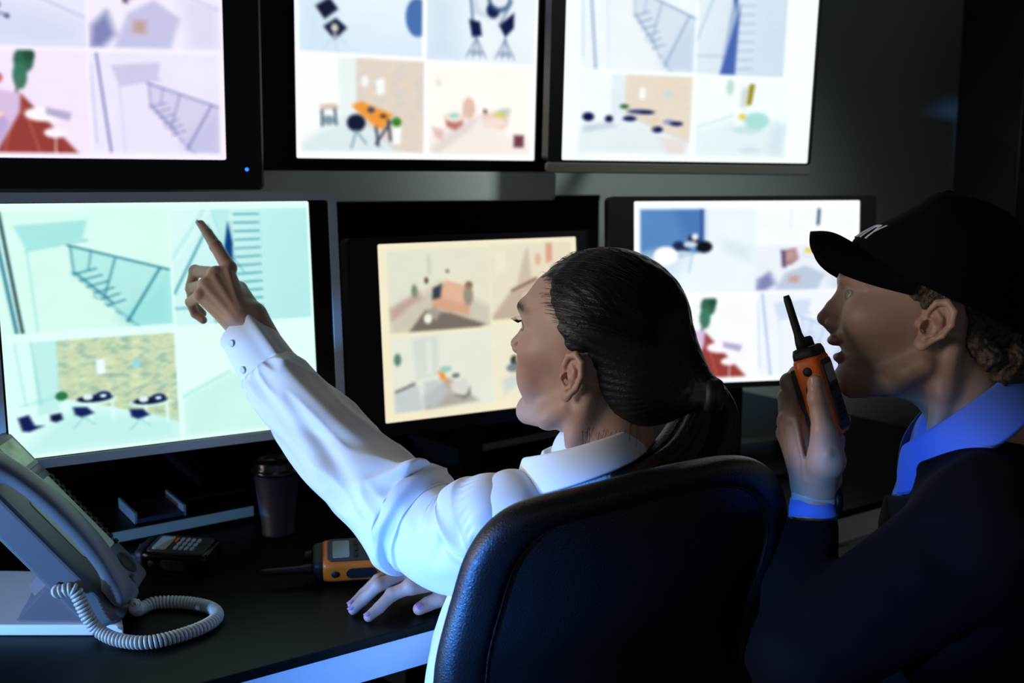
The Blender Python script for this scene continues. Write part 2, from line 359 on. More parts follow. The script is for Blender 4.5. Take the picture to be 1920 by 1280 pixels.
def redfloor_(p, L):
    p.poly([(.25, .5), (.33, .42), (.72, 1), (.05, 1), (.1, .7)], (150, 62, 58), .03); p.line(.3, .5, .2, 1, .01, (190, 110, 100), .8); p.line(.35, .55, .45, 1, .01, (190, 110, 100), .8); p.line(.4, .55, .6, 1, .008, (110, 40, 40), .7)
    p.ell(.36, .1, .07, .12, (50, 100, 80)); p.ell(.33, .25, .05, .13, (60, 120, 95)); p.ell(.4, .05, .04, .06, (40, 80, 60)); p.line(.32, .25, .3, .42, .02, (90, 110, 110))
    p.ell(.15, .27, .06, .06, (195, 100, 105)); p.poly([(0, .35), (.33, .42), (.32, .6), (.15, .98), (0, .9)], (214, 190, 224), .03); p.poly([(0, .72), (.2, .6), (.24, .72), (.14, .98), (0, .9)], (175, 155, 205), .05, .7)
    p.ell(.08, .62, .13, .05, (245, 205, 195)); p.ell(.48, .62, .13, .07, (250, 245, 252)); p.poly([(.5, .55), (.68, .6), (.66, .68), (.5, .62)], (180, 170, 205)); p.ell(.56, .8, .08, .05, (250, 240, 248)); p.line(.56, .85, .56, 1, .01, (250, 230, 235))
def bedroom(p, L, S):
    p.fill(L); p.poly([(.2, .95), (.3, .6), (.5, .45), (.7, .65), (.62, 1), (.18, 1)], S, .05, .8); p.poly([(.02, .75), (.14, .58), (.2, .85), (.1, 1), (0, 1)], (110, 115, 170), .08, .85)
    p.poly([(.26, .1), (.4, .05), (.43, .3), (.36, .42), (.27, .48)], (160, 122, 128), .04); p.poly([(.3, .12), (.4, .1), (.4, .3), (.3, .36)], (190, 150, 150), .05); p.poly([(.25, .1), (.29, .1), (.3, .5), (.27, .48)], (80, 70, 110), .03)
    p.poly([(.12, .1), (.25, .15), (.24, .45), (.15, .55)], L, .04); p.poly([(.5, .05), (.62, .1), (.6, .18), (.48, .15)], (222, 205, 90), .03); p.poly([(.34, .68), (.44, .68), (.43, .84), (.33, .82)], (190, 160, 155), .05)
    p.line(.45, .2, 1, .55, .02, S, .6); p.poly([(.7, .4), (1, .5), (1, 1), (.75, 1)], S, .15, .35)
def deskchair(p, L, S):
    p.fill(L); p.poly([(0, .5), (.4, .35), (1, .7), (1, 1), (0, 1)], S, .3, .35); p.ell(.3, .08, .18, .16, (25, 25, 35)); p.line(.3, .2, .31, .5, .03, (60, 65, 100))
    for x, y in ((.16, .62), (.3, .72), (.46, .6), (.22, .45), (.4, .45)): p.line(.31, .48, x, y, .02, (90, 95, 140), .8); p.ell(x, y, .02, .03, (70, 75, 130))
    p.line(.4, .1, 1, .6, .03, S, .7); p.line(.45, .05, .6, .2, .04, (90, 110, 150), .7)
def sofaroom(p, L):
    x0, y0, w0, h0 = p.o; p.fill(L, (215, 232, 245), 90); p.o = (x0, y0+h0*.1, w0, h0*.9); sofaroom_(p, L); p.o = (x0, y0, w0, h0)
def sofaroom_(p, L):
    p.poly([(.0, .2), (.2, .3), (.25, .9), (0, 1)], (195, 220, 238), .3, .6)
    p.poly([(.08, -.1), (1, -.1), (1, .06), (.85, .1), (.3, .33), (.16, .42), (.1, .25)], (70, 118, 175), .03); p.poly([(.2, .1), (.5, .05), (.5, .2), (.3, .3)], (50, 90, 150), .1, .8)
    p.poly([(.13, .5), (.24, .4), (.31, .52), (.2, .64)], (22, 28, 52)); p.poly([(.19, .72), (.29, .62), (.38, .72), (.28, .86)], (22, 28, 58)); p.ell(.28, .73, .03, .05, (200, 200, 190))
    for x, y in ((.2, .95), (.3, 1.0), (.37, .9)): p.line(.28, .8, x, y, .012, (200, 212, 222))
    p.ell(.96, .55, .1, .22, (72, 112, 172), .15); p.line(.97, .1, .97, .4, .02, (90, 120, 160), .6)
def meeting(p, L):
    p.fill(L, (205, 222, 238), 150); p.poly([(0, .3), (.25, .35), (.3, 1), (0, 1)], (196, 220, 234), .3, .7); p.poly([(0, 0), (.36, 0), (.33, .1), (.12, .16), (.1, .28), (0, .26)], (28, 52, 118), .04)
    p.poly([(.4, .05), (.6, .0), (.75, .45), (.62, .55), (.42, .5)], (190, 205, 220), .04, .8); p.ell(.52, .28, .08, .2, (225, 235, 242), .3); p.line(.38, .2, .42, .65, .02, (70, 95, 140), .8)
    for cx, cy in ((.35, .02), (.56, .02), (.6, .45)): p.ell(cx, cy, .06, .08, (25, 30, 75), .3)
    p.ell(.66, .33, .11, .13, (60, 80, 120), .3); p.ell(.66, .32, .085, .1, (225, 235, 245), .3)
    p.poly([(.38, .56), (.48, .58), (.5, .72), (.41, .74)], (18, 26, 70)); p.poly([(.66, .6), (.8, .46), (.8, .62), (.72, .72)], (18, 26, 70)); p.line(.78, .35, .66, .6, .02, (110, 130, 165), .8)
    for cx in (.45, .72):
        for dx in (-.09, -.03, .04, .09): p.line(cx, .74, cx+dx, .95, .014, (110, 125, 160), .7)
        p.ell(cx, .9, .07, .03, (110, 125, 160), .6, .5)
def orangedesk(p, L):
    p.fill(L); p.poly([(.44, 0), (1, 0), (1, 1), (.75, .97), (.43, .6)], (222, 210, 196), .02)
    for sd_, c in ((3, (236, 216, 190)), (5, (205, 205, 205))): p.mottle([(.44, 0), (1, 0), (1, 1), (.75, .97), (.43, .6)], c, .6, 40, sd_)
    p.poly([(.3, 0), (.44, 0), (.44, .62), (.3, .68)], (226, 238, 238), .03, .8); p.poly([(0, .9), (.3, .66), (.45, .6), (.8, 1), (0, 1)], (205, 222, 226), .1, .7); p.line(0, .62, .35, .5, .02, (225, 235, 235), .6)
    p.poly([(.6, .22), (.67, .2), (.67, .36), (.61, .38)], (246, 250, 252)); p.ell(.51, .24, .03, .06, (240, 245, 248))
    p.poly([(.15, .5), (.28, .48), (.3, .54), (.16, .56)], (215, 195, 180)); p.line(.17, .56, .17, .72, .02, (70, 90, 105)); p.line(.27, .54, .28, .7, .02, (70, 90, 105)); p.ell(.22, .66, .05, .05, (100, 125, 145), .5, .8)
    p.ell(.44, .68, .075, .09, (22, 28, 52)); p.line(.44, .76, .4, .95, .015, (120, 150, 170)); p.line(.44, .76, .52, .9, .015, (120, 150, 170))
    p.poly([(.4, .5), (.48, .45), (.74, .58), (.66, .74), (.6, .72)], (236, 152, 62), .02); p.line(.6, .72, .62, .92, .02, (60, 60, 85)); p.line(.7, .64, .72, .86, .02, (60, 60, 85)); p.line(.72, .66, .6, .9, .02, (60, 60, 85))
    p.ell(.56, .54, .03, .03, (60, 70, 100)); p.ell(.66, .6, .03, .02, (90, 50, 40)); p.ell(.77, .66, .04, .05, (58, 128, 48)); p.poly([(.74, .72), (.81, .72), (.8, .9), (.74, .9)], (245, 250, 250))
def pinkroom(p, L):
    p.fill(L); p.poly([(0, .8), (.2, .65), (.45, .55), (.75, .75), (1, .85), (1, 1), (0, 1)], (238, 228, 222), .1, .7); p.poly([(.28, .66), (.5, .55), (.4, .7), (.1, .98), (0, .95)], (214, 200, 196), .06, .6)
    p.poly([(.15, .56), (.33, .54), (.32, .66), (.25, .72), (.17, .68)], (186, 118, 108), .03); p.ell(.24, .57, .09, .06, (240, 226, 214)); p.ell(.24, .56, .05, .03, (165, 215, 205)); p.ell(.38, .47, .06, .12, (222, 188, 172), .4)
    p.poly([(.5, .55), (.78, .45), (.76, .66), (.7, .7), (.55, .65)], (226, 196, 186), .05); p.ell(.63, .62, .12, .06, (240, 222, 210), .5); p.ell(.69, .53, .05, .035, (232, 206, 92)); p.ell(.54, .5, .025, .03, (140, 120, 120)); p.ell(.72, .5, .07, .04, (160, 205, 190), .6, .5)
    p.poly([(.03, .68), (.14, .72), (.14, .84), (.06, .8)], (222, 190, 188), .04); p.poly([(.83, .76), (.93, .76), (.93, .9), (.83, .9)], (112, 60, 70), .03); p.ell(.09, .2, .03, .05, (235, 225, 220))
def blueroom(p, L):
    p.fill(L); p.poly([(0, 0), (.54, 0), (.54, .5), (.2, .62), (0, .6)], (86, 134, 190), .02); p.poly([(.3, 0), (.54, 0), (.54, .5), (.4, .45)], (66, 112, 172), .1, .6); p.line(.53, 0, .53, .45, .03, (50, 80, 150))
    p.poly([(0, .55), (.15, .5), (.4, .55), (.3, .8), (.0, .9)], (206, 224, 234), .15, .9)
    for cx, cy, rx, ry, c in ((.46, .36, .05, .06, (30, 35, 60)), (.55, .45, .07, .07, (15, 18, 30)), (.35, .47, .08, .05, (30, 45, 90)), (.33, .42, .05, .04, (30, 40, 70)), (.43, .42, .06, .04, (200, 215, 230)), (.36, .52, .08, .03, (190, 210, 225)), (.47, .33, .03, .04, (230, 235, 240))): p.ell(cx, cy, rx, ry, c)
    p.ell(.22, .55, .105, .11, (248, 250, 255), .08); p.line(.45, .5, .42, .75, .015, (180, 200, 215)); p.poly([(.7, .35), (.95, .45), (.95, .65), (.72, .5)], (215, 228, 236), .1, .8)
def windowroom(p, L): p.fill(L); p.line(.63, .02, .62, .4, .03, (60, 90, 100)); p.line(.35, .0, .35, .5, .03, (235, 238, 245), .8)
def lounge(p, L):
    p.fill(L, (226, 222, 200), 60); p.poly([(.0, .8), (.5, .4), (1, .75), (1, 1), (0, 1)], (196, 188, 170), .1, .8); p.poly([(0, 0), (.45, .0), (.45, .35), (.0, .7)], (218, 222, 204), .05, .7)
    p.poly([(.44, .5), (.57, .4), (.82, .5), (.78, .85), (.42, .72)], (210, 160, 132), .04); p.poly([(.55, .42), (.8, .5), (.75, .7), (.5, .6)], (222, 178, 150), .05); p.poly([(.43, .48), (.52, .43), (.5, .6), (.42, .62)], (50, 62, 75), .03); p.ell(.79, .47, .04, .05, (140, 100, 75)); p.ell(.78, .6, .05, .12, (150, 140, 125), .5)
    p.poly([(.18, 1), (.35, .74), (.6, .8), (.95, .97), (.85, 1.02)], (118, 108, 100), .03); p.poly([(.34, .78), (.44, .7), (.5, .78), (.45, .88)], (165, 155, 145), .04); p.ell(.37, .85, .04, .06, (238, 236, 222))
    p.ell(.16, .62, .1, .1, (222, 218, 206), .5); p.poly([(.0, .7), (.3, .5), (.32, .6), (.02, .85)], (178, 150, 136), .06, .8); p.ell(.25, .5, .03, .08, (120, 140, 110), .5); p.ell(.37, .38, .02, .04, (90, 80, 60)); p.ell(.58, .28, .02, .02, (110, 105, 90)); p.line(.4, .1, .4, .3, .04, (196, 192, 172), .5)
def lounge2(p, L):
    p.fill(L, (226, 216, 190), 40); p.poly([(.3, .6), (.42, .1), (.46, .05), (.5, .55)], (198, 184, 166), .04, .9); p.poly([(.0, .95), (.25, .6), (.55, .45), (.7, .9), (.6, 1), (0, 1)], (186, 166, 148), .06, .9); p.line(.25, .62, .55, .48, .03, (120, 95, 75)); p.ell(.45, .75, .08, .1, (222, 196, 160), .4)
    p.poly([(.68, 0), (.76, 0), (.76, .25), (.68, .28)], (216, 160, 140), .03); p.ell(.58, .22, .04, .08, (220, 180, 155), .6); p.poly([(.05, .1), (.18, .08), (.18, .35), (.06, .4)], (232, 228, 206), .04)
def greysofa(p, L):
    p.fill(L); p.poly([(.2, .05), (.45, .03), (.45, .55), (.22, .6)], (205, 214, 206), .04, .8); p.poly([(.3, .8), (.55, .6), (.85, .95), (.3, 1)], (168, 160, 152), .05, .9); p.poly([(.0, .75), (.2, .6), (.25, .7), (.28, 1), (0, 1)], (196, 202, 204), .05)
    p.line(.02, .72, .2, .64, .03, (110, 105, 105)); p.poly([(.3, .62), (.45, .6), (.56, .78), (.4, .98), (.28, .95)], (186, 194, 196), .05, .8); p.poly([(.56, .68), (.72, .62), (.78, .8), (.7, .88), (.58, .8)], (216, 214, 208), .04); p.poly([(.6, .84), (.72, .86), (.76, .76), (.76, .86), (.7, .9)], (110, 110, 105), .04)
    p.poly([(.44, .5), (.5, .52), (.54, .66), (.47, .62)], (226, 150, 70), .03); p.ell(.52, .48, .06, .04, (150, 200, 190)); p.ell(.05, .3, .035, .08, (90, 130, 110), .5); p.ell(.62, .58, .04, .03, (110, 115, 110)); p.line(.36, .1, .36, .5, .05, (225, 228, 216), .8)
def stand2(p, L): p.fill(L); p.ell(.24, .5, .05, .07, (25, 25, 25)); p.ell(.23, .6, .09, .06, (90, 110, 120), .5); p.poly([(.08, .75), (.35, .65), (.35, .8), (.1, .95)], (190, 205, 206), .08, .8); p.ell(.28, .49, .02, .03, (220, 220, 200))
def deskrow(p, L):                           # cork wall room with dark chairs
    p.fill(L); p.poly([(.4, 0), (1, 0), (1, .85), (.75, .72), (.4, .5)], (226, 214, 198), .02); p.mottle([(.4, 0), (1, 0), (1, .8), (.4, .5)], (236, 222, 196), .6, 40, 4); p.poly([(.28, 0), (.4, 0), (.4, .5), (.28, .56)], (220, 232, 238), .03, .8)
    p.poly([(0, .75), (.4, .5), (1, .85), (1, 1), (0, 1)], (214, 226, 230), .15, .6); p.poly([(.53, .16), (.58, .16), (.58, .3), (.53, .3)], (246, 250, 252)); p.ell(.78, .24, .03, .04, (190, 222, 224), .5)
    for cx, cy, rx, ry, c in ((.09, .54, .05, .055, (15, 20, 70)), (.27, .56, .035, .045, (20, 24, 70)), (.4, .4, .04, .03, (60, 110, 70)), (.55, .46, .12, .03, (60, 70, 120)), (.6, .47, .06, .02, (25, 30, 70)), (.45, .55, .06, .035, (28, 36, 90)), (.8, .58, .05, .035, (150, 160, 190)), (.87, .6, .06, .03, (30, 38, 90)), (.7, .68, .05, .04, (24, 30, 84))): p.ell(cx, cy, rx, ry, c, .4)
    p.poly([(.05, .64), (.3, .6), (.34, .66), (.04, .74)], (200, 212, 220), .04); p.poly([(.65, .55), (.7, .55), (.66, .7)], (232, 200, 150), .06, .6); p.poly([(.72, .78), (.98, .8), (.95, 1), (.8, .98)], (228, 214, 208), .06, .7)
def mintbed(p, L):
    p.fill(L); p.poly([(0, .65), (.4, .48), (1, .6), (1, 1), (0, 1)], (208, 226, 232), .15, .5); p.line(0, .62, .4, .45, .03, (205, 220, 228), .6); p.poly([(.56, .05), (.62, .05), (.59, .32), (.54, .32)], (150, 140, 40), .02); p.poly([(.49, .12), (.55, .1), (.53, .34), (.48, .34)], (120, 130, 120), .08, .4)
    p.ell(.35, .1, .04, .1, (190, 220, 210), .5); p.ell(.55, .5, .16, .12, (238, 246, 246), .3); p.ell(.66, .52, .14, .11, (170, 222, 216), .3); p.ell(.5, .47, .04, .04, (226, 212, 96)); p.ell(.56, .64, .16, .05, (180, 220, 214), .5, .6); p.ell(.6, .9, .12, .04, (205, 220, 228), .6, .7); p.poly([(.85, .5), (1, .55), (.96, 1), (.8, .9)], (196, 216, 232), .12, .5)
def P_on(px, py, z):
    d = P(px, py, 1)-CAM; return CAM + d*(z-CAM_Z)/d[2]
GW, GH = 300, 226
def screen_pic(key):
    if key == 'LL':
        L = (222, 253, 245); p = Pic(GW, GH, L); S = (128, 212, 212); D = (30, 112, 135)
        p.q(-.03, .03, .515, .505); stairs(p, (212, 248, 238), S, D); p.line(.09, 0, .17, 1, .014, (10, 40, 50))
        p.q(.525, .03, .99, .515); ladder(p, (212, 246, 242), (178, 232, 230), (30, 130, 150), (10, 60, 120))
        p.q(.0, .54, .515, .985); office(p, (214, 250, 244), (140, 210, 208), (12, 22, 50), (200, 215, 178), (172, 194, 158))
        p.q(.53, .535, .99, .985); plainroom(p, (222, 252, 244), (170, 228, 218), (120, 205, 170))
    elif key == 'LC':
        p = Pic(GW, GH, (238, 230, 200)); p.q(.045, .04, .535, .5); lounge(p, (224, 224, 204)); p.q(.545, .03, .97, .47); lounge2(p, (228, 222, 200))
        p.q(.05, .52, .535, .95); greysofa(p, (224, 228, 214)); p.q(.55, .5, .97, .93); stand2(p, (232, 230, 208)); p.put(np.ones((GH, GW)), (236, 224, 190), .18)
    elif key == 'LR':
        p = Pic(GW, GH, (248, 250, 255)); p.q(.03, .045, .53, .5); blueroom(p, (232, 242, 250)); p.q(.53, .045, .98, .27); windowroom(p, (243, 247, 253)); p.q(.53, .25, .98, .495); bedroom(p, (232, 238, 246), (176, 190, 212))
        p.q(.06, .53, .53, .97); redfloor(p, (244, 247, 255)); p.q(.54, .51, .98, .97); stairs(p, (236, 242, 252), (186, 202, 230), (150, 172, 214))
    elif key == 'TL':
        p = Pic(GW, GH, (244, 238, 252)); p.q(-.04, .0, .485, .49); p.fill((228, 230, 248)); p.q(-.04, .16, .485, .49); deskchair(p, (228, 230, 248), (184, 190, 226)); p.ell(.52, .0, .14, .09, (25, 25, 35)); p.q(.497, .0, .985, .49); p.fill((240, 234, 250)); p.q(.497, .09, .985, .49); bedroom(p, (240, 234, 250), (184, 184, 222))
        p.q(-.04, .508, .485, .975); redfloor(p, (242, 228, 248)); p.q(.497, .515, .975, .97); stairs(p, (234, 228, 248), (178, 178, 218), (112, 114, 172))
    elif key == 'TC':
        p = Pic(GW, GH, (252, 254, 255)); p.q(.02, .02, .5, .49); sofaroom(p, (238, 246, 252)); p.q(.52, .02, .985, .5); meeting(p, (232, 241, 248))
        p.q(.02, .51, .51, .97); orangedesk(p, (246, 252, 248)); p.q(.53, .52, .98, .975); pinkroom(p, (250, 247, 240))
    else:
        p = Pic(GW, GH, (244, 253, 253)); p.q(.06, -.15, .5, .485); stairs(p, (236, 244, 248), (182, 200, 222), (128, 152, 190)); p.q(.51, -.2, .87, .49); ladder(p, (230, 240, 246), (206, 222, 236), (160, 188, 214), (62, 92, 165)); p.poly([(.46, .42), (.44, 1), (.27, 1)], (66, 96, 172), .03, .95)
        p.q(.06, .51, .5, .96); deskrow(p, (240, 249, 251)); p.q(.52, .515, .9, .97); mintbed(p, (241, 251, 250))
    a = p.a
    k = 3 if key in ('LL',) else 5
    for ax in (0, 1):                     # the feeds themselves are a little soft
        pad = np.pad(a, [(k//2, k//2) if i == ax else (0, 0) for i in range(3)], mode='edge')
        a = sum(np.take(pad, np.arange(a.shape[ax])+j, axis=ax) for j in range(k))/k
    yy, xx = np.meshgrid(np.arange(GH)/GH, np.arange(GW)/GW, indexing='ij'); pn = np.stack([xx.ravel(), yy.ravel(), np.zeros(xx.size)], 1)
    a = a*(1-.010*(1+fnoise(pn, 22, len(key)+ord(key[1]))).reshape(GH, GW, 1)-.005*(1+fnoise(pn, 75, 3)).reshape(GH, GW, 1))
    return s2l(np.clip(a, 0, 255))
# key: (pos, yaw, tilt, roll, w, h)
SCR = {'LL': ((-0.752, 1.5536, 0.9575), 31.0, 3.5, -0.2, 0.487, 0.383), 'LC': ((-0.2441, 2.0017, 0.9102), 27.9, 3.3, 0.4, 0.439, 0.343),
       'LR': ((0.2513, 2.1599, 0.952), 11.8, 3.6, 0.0, 0.504, 0.378), 'TL': ((-0.9605, 1.8771, 1.4124), 7.8, 2.4, -0.5, 0.453, 0.376),
       'TC': ((-0.4049, 2.0291, 1.4136), 26.5, -2.6, -0.2, 0.504, 0.384), 'TR': ((0.0989, 2.1807, 1.4123), 17.5, -2.3, -0.5, 0.570, 0.352)}
def scr_frame(key):
    pos, yaw, tilt, roll, w_, h_ = SCR[key]
    if key == 'TC': pos, w_, h_ = CAM+(np.array(pos)-CAM)*1.045, w_*1.045, h_*1.045
    yaw, tilt, roll = map(math.radians, (yaw, tilt, roll))
    ux = np.array([math.cos(yaw), math.sin(yaw), 0]); n = np.array([-math.sin(yaw), math.cos(yaw), 0]); up = np.array([0, 0, 1.])*math.cos(tilt)+n*math.sin(tilt)
    a = ux*math.cos(roll)+up*math.sin(roll); b = -ux*math.sin(roll)+up*math.cos(roll)
    return np.array(pos), a, b, np.cross(a, b), w_, h_       # cross = towards the viewer
def monitor(key, label, rim, body, border, margins, chin=0.0, chin_mat=None, led=None, base=None, su=0.0, rimw=0.0, group='surveillance monitors'):
    """margins = left, right, bottom, top of the black border around the picture; rimw = outer rim"""
    o, a, b, n, w_, h_ = scr_frame(key); ml, mr, mb, mt = margins
    foot = o + a*w_/2 - b*0.15 - n*0.06
    t = thing('monitor', label, 'monitor', (foot[0], foot[1], 0.75 if base != 'wall' else o[2]-0.1), group)
    Fm = np.stack([a, b, n], 1)
    c = o + a*(w_-ml+mr)/2 + b*(h_-mb+mt)/2; W = w_+ml+mr; H = h_+mb+mt
    sh = MB(); sh.prism(rrect(W+2*rimw, H+2*rimw, 0.010), -0.032, Fm, c-n*0.002); sh.prism(rrect(W*0.7, H*0.7, 0.03), -0.025, Fm, c-n*0.034)
    sh.build('housing', body, t, smooth=False, bevel=0.002)
    fr = MB()                             # bezel ring in front of the panel
    def ring(w1, h1, c1, w0, h0, c0, z0, z1, mt_, nm):
        A = np.array(rrect(w1, h1, 0.009)); Bp = np.array(rrect(w0, h0, 0.0035)); m_ = len(A)
        V = [o_ + q[0]*a + q[1]*b + z*n for (pl, o_, z) in ((A, c1, z0), (A, c1, z1), (Bp, c0, z1), (Bp, c0, z0)) for q in pl]
        Fq = [(k*m_+i, k*m_+(i+1) % m_, ((k+1) % 4)*m_+(i+1) % m_, ((k+1) % 4)*m_+i) for k in range(4) for i in range(m_)]
        MB().add(V, Fq).build(nm, mt_, t, smooth=False)
    sc_c = o + a*w_/2 + b*h_/2
    ring(W, H, c, w_, h_, sc_c, -0.004, 0.004 if not rimw else 0.002, border, 'bezel')
    if rimw: ring(W+2*rimw, H+2*rimw, c, W-0.001, H-0.001, c, -0.004, 0.006, rim, 'rim')
    X, Y = np.meshgrid(np.linspace(0, 1, GW), np.linspace(1, 0, GH)); V = o + X.reshape(-1, 1)*w_*a + Y.reshape(-1, 1)*h_*b - 0.001*n
    i = np.arange(GH-1)[:, None]*GW + np.arange(GW-1)[None]; Q = np.stack([i, i+GW, i+GW+1, i+1], -1).reshape(-1, 4)
    tag(mk('screen', V, Q, M['screen'], t, smooth=False, col=screen_pic(key).reshape(-1, 3)), 'lit screen split into four security camera views')
    if chin:
        cc = c - b*(H/2 + chin/2 + rimw)
        MB().prism(rrect(W+0.004, chin, 0.008), 0.012, Fm, cc-n*0.008).build('chin', chin_mat or M['chin'], t, smooth=False, bevel=0.003)
    if led is not None: MB().lathe([(0.0, 0), (0.0032, 0), (0.0032, 0.0015), (0.0, 0.002)], led[0], 14, Fm).build('power_light', mat('blue_led', (0, .1, 1), emit=(0.02, 0.18, 1.0), estr=2.2), t)
    st = MB(); bc = c - n*0.075; bot = c - b*(H/2) - n*0.07 + a*su
    if base == 'foot':
        st.box((bot+np.array([0, 0, 0]))*[1, 1, 0]+[0, 0, (bot[2]+0.08+0.76)/2], (0.05, 0.018, bot[2]+0.08-0.76), np.stack([a, np.cross([0, 0, 1.], a), [0, 0, 1.]], 1))
        st.build('neck', M['black_plastic'], t, smooth=False, bevel=0.003)
        MB().prism(rrect(0.24, 0.17, 0.05), 0.010, np.eye(3), np.array([bot[0], bot[1], 0.7505])-n*[1, 1, 0]*0.0 + n*np.array([1, 1, 0])*0.02).build('foot', M['black_plastic'], t, smooth=False, bevel=0.003)
    elif base == 'riser':
        fc = P_on(392, 921, 0.779); Mz = np.stack([a*[1, 1, 0]/np.linalg.norm(a[:2]), unit(np.array([-a[1], a[0], 0])), [0, 0, 1.]], 1)
        st.tube(spline([c-n*.05, c-n*.13-b*.04, c-n*.20-b*.20, [fc[0], fc[1], .795]], 16), .017, 12); st.build('neck', M['black_plastic'], t)
        MB().prism(rrect(0.15, 0.11, 0.03), 0.010, Mz, [fc[0], fc[1], .7785]).build('foot', M['black_plastic'], t, smooth=False, bevel=0.003)
    elif base == 'wall':
        st.prism(rrect(0.10, 0.10, 0.01), -0.06, Fm, c-n*0.058); st.tube([c-n*0.11, [c[0]-n[0]*0.11, 3.39, c[2]]], 0.018); st.build('wall_arm', M['black_plastic'], t, smooth=False)
    return t
mg = 0.012
monitor('LL', 'silver-rimmed monitor with a green-tinted stairs and office view, in front of the pointing finger', M['silver'], M['silver'], M['gloss_black'], (0.004, 0.034, 0.002, 0.002), rimw=0.014, base='riser')
monitor('LC', 'black monitor with warm cream living room views, behind the face of the woman', M['dark_plastic'], M['dark_plastic'], M['dark_plastic'], (0.062, 0.052, 0.026, 0.012), base='foot')
monitor('LR', 'dark-framed monitor with a blue-walled room view, behind the walkie talkie and cap brim', M['dark_plastic'], M['black_plastic'], M['dark_plastic'], (0.052, 0.036, 0.012, 0.010), base='foot')
o, a, b, n, w_, h_ = scr_frame('TL')
monitor('TL', 'black upper monitor with violet-tinted views and a blue power light', M['black_plastic'], M['black_plastic'], M['gloss_black'], (0.03, 0.062, 0.052, 0.03), base='wall', led=(P(454, 313, 1.93)*0+o+a*(w_+0.036)-b*0.0165+n*0.004,))
monitor('TC', 'upper monitor with a wide silver chin and an orange desk view', M['chin'], M['chin'], M['gloss_black'], (0.074, 0.052, 0.024, 0.03), chin=0.062, base='wall')
monitor('TR', 'upper monitor with a wide screen and mint bed view, beside the bare wall', M['black_plastic'], M['black_plastic'], M['black_plastic'], (0.03, 0.006, 0.004, 0.03), chin=0.022, chin_mat=mat('dark_taupe_plastic', (0.10, 0.09, 0.08), 0.5), base='wall')
# ------------------------------------------------------------------ room shell
def struct(name, mb, m, **k): return tag(mb.build(name, m, **k), kind='structure')
struct('floor', MB().box((0, 1.5, -0.02), (7, 8, 0.04)), M['floor'], smooth=False)
struct('wall_back', MB().box((0, 3.45, 1.4), (7, 0.1, 2.8)), M['wall'], smooth=False)
struct('wall_left', MB().box((-2.6, 1.5, 1.4), (0.1, 6, 2.8)), M['wall'], smooth=False)
struct('wall_right', MB().box((2.6, 1.5, 1.4), (0.1, 6, 2.8)), M['wall'], smooth=False)
struct('ceiling', MB().box((0, 1.5, 2.82), (7, 8, 0.04)), M['wall'], smooth=False)
# desk: black top, white apron, panel legs
A0 = np.array([-0.115, 1.448, 0.75]); dd = unit([0.274, 0.187, 0]); nn = np.array([-dd[1], dd[0], 0]); Md = np.stack([dd, nn, [0, 0, 1.]], 1)
dk = thing('desk', 'long black desk with a white edge under the monitors', 'desk', (A0+dd*0.1+nn*0.4)*[1, 1, 0])
def dbox(u0, u1, v0, v1, z0, z1, name, m, bev=0.002, par=None):
    c = A0 + dd*(u0+u1)/2 + nn*(v0+v1)/2; c[2] = (z0+z1)/2
    return MB().box(c, (u1-u0, v1-v0, z1-z0), Md).build(name, m, dk if par is None else par, smooth=False, bevel=bev)
dbox(-1.25, 1.6, 0, 1.0, 0.735, 0.75, 'desktop', M['desk'], 0.003)
dbox(-1.24, 1.59, 0.004, 0.03, 0.686, 0.7348, 'apron', M['white'], 0.001)
for u in (-1.22, 0.3, 1.56): dbox(u, u+0.03, 0.1, 0.95, 0.0, 0.7345, 'panel_leg', M['white'])
# low shelf boards standing on the desk under the monitors
def P_on(px, py, z):
    d = P(px, py, 1)-CAM; return CAM + d*(z-CAM_Z)/d[2]
def riser(pa, pb, z, depth, th, label, leg_back):
    a_ = P_on(*pa, z); b_ = P_on(*pb, z); d_ = unit((b_-a_)*[1, 1, 0]); n_ = np.array([-d_[1], d_[0], 0]); Mx = np.stack([d_, n_, [0, 0, 1.]], 1); L_ = np.linalg.norm((b_-a_)[:2])
    c = (a_+b_)/2 + n_*depth/2; t = thing('monitor_riser', label, 'shelf', (c[0], c[1], 0.75))
    MB().box((c[0], c[1], z-th/2), (L_, depth, th), Mx).build('board', M['desk'], t, smooth=False, bevel=0.001)
    f = (a_+b_)/2 - n_*0.0015; MB().box((f[0], f[1], z-th/2), (L_, 0.003, th), Mx).build('edge_strip', M['riser_edge'], t, smooth=False)
    for s_ in (-1, 1):
        q = c + d_*s_*(L_/2-0.02); MB().box((q[0], q[1], (0.7504+z-th)/2), (0.018, depth*0.9, z-th-0.7504), Mx).build('side_support', M['black_plastic'], t, smooth=False)
    return t
M['riser_edge'] = mat('pale_board_edge', (0.34, 0.33, 0.29), 0.6)
riser((150, 1010), (474, 948), 0.778, 0.16, 0.018, 'low shelf board with a pale edge, standing behind the paper cup', 0)
riser((860, 842), (1100, 795), 0.80, 0.20, 0.014, 'low shelf board with a dull edge, behind the chin of the woman', 0)
riser((1330, 828), (1560, 806), 0.80, 0.20, 0.010, 'low shelf board with a pale edge, left of the hand with the walkie talkie', 0)
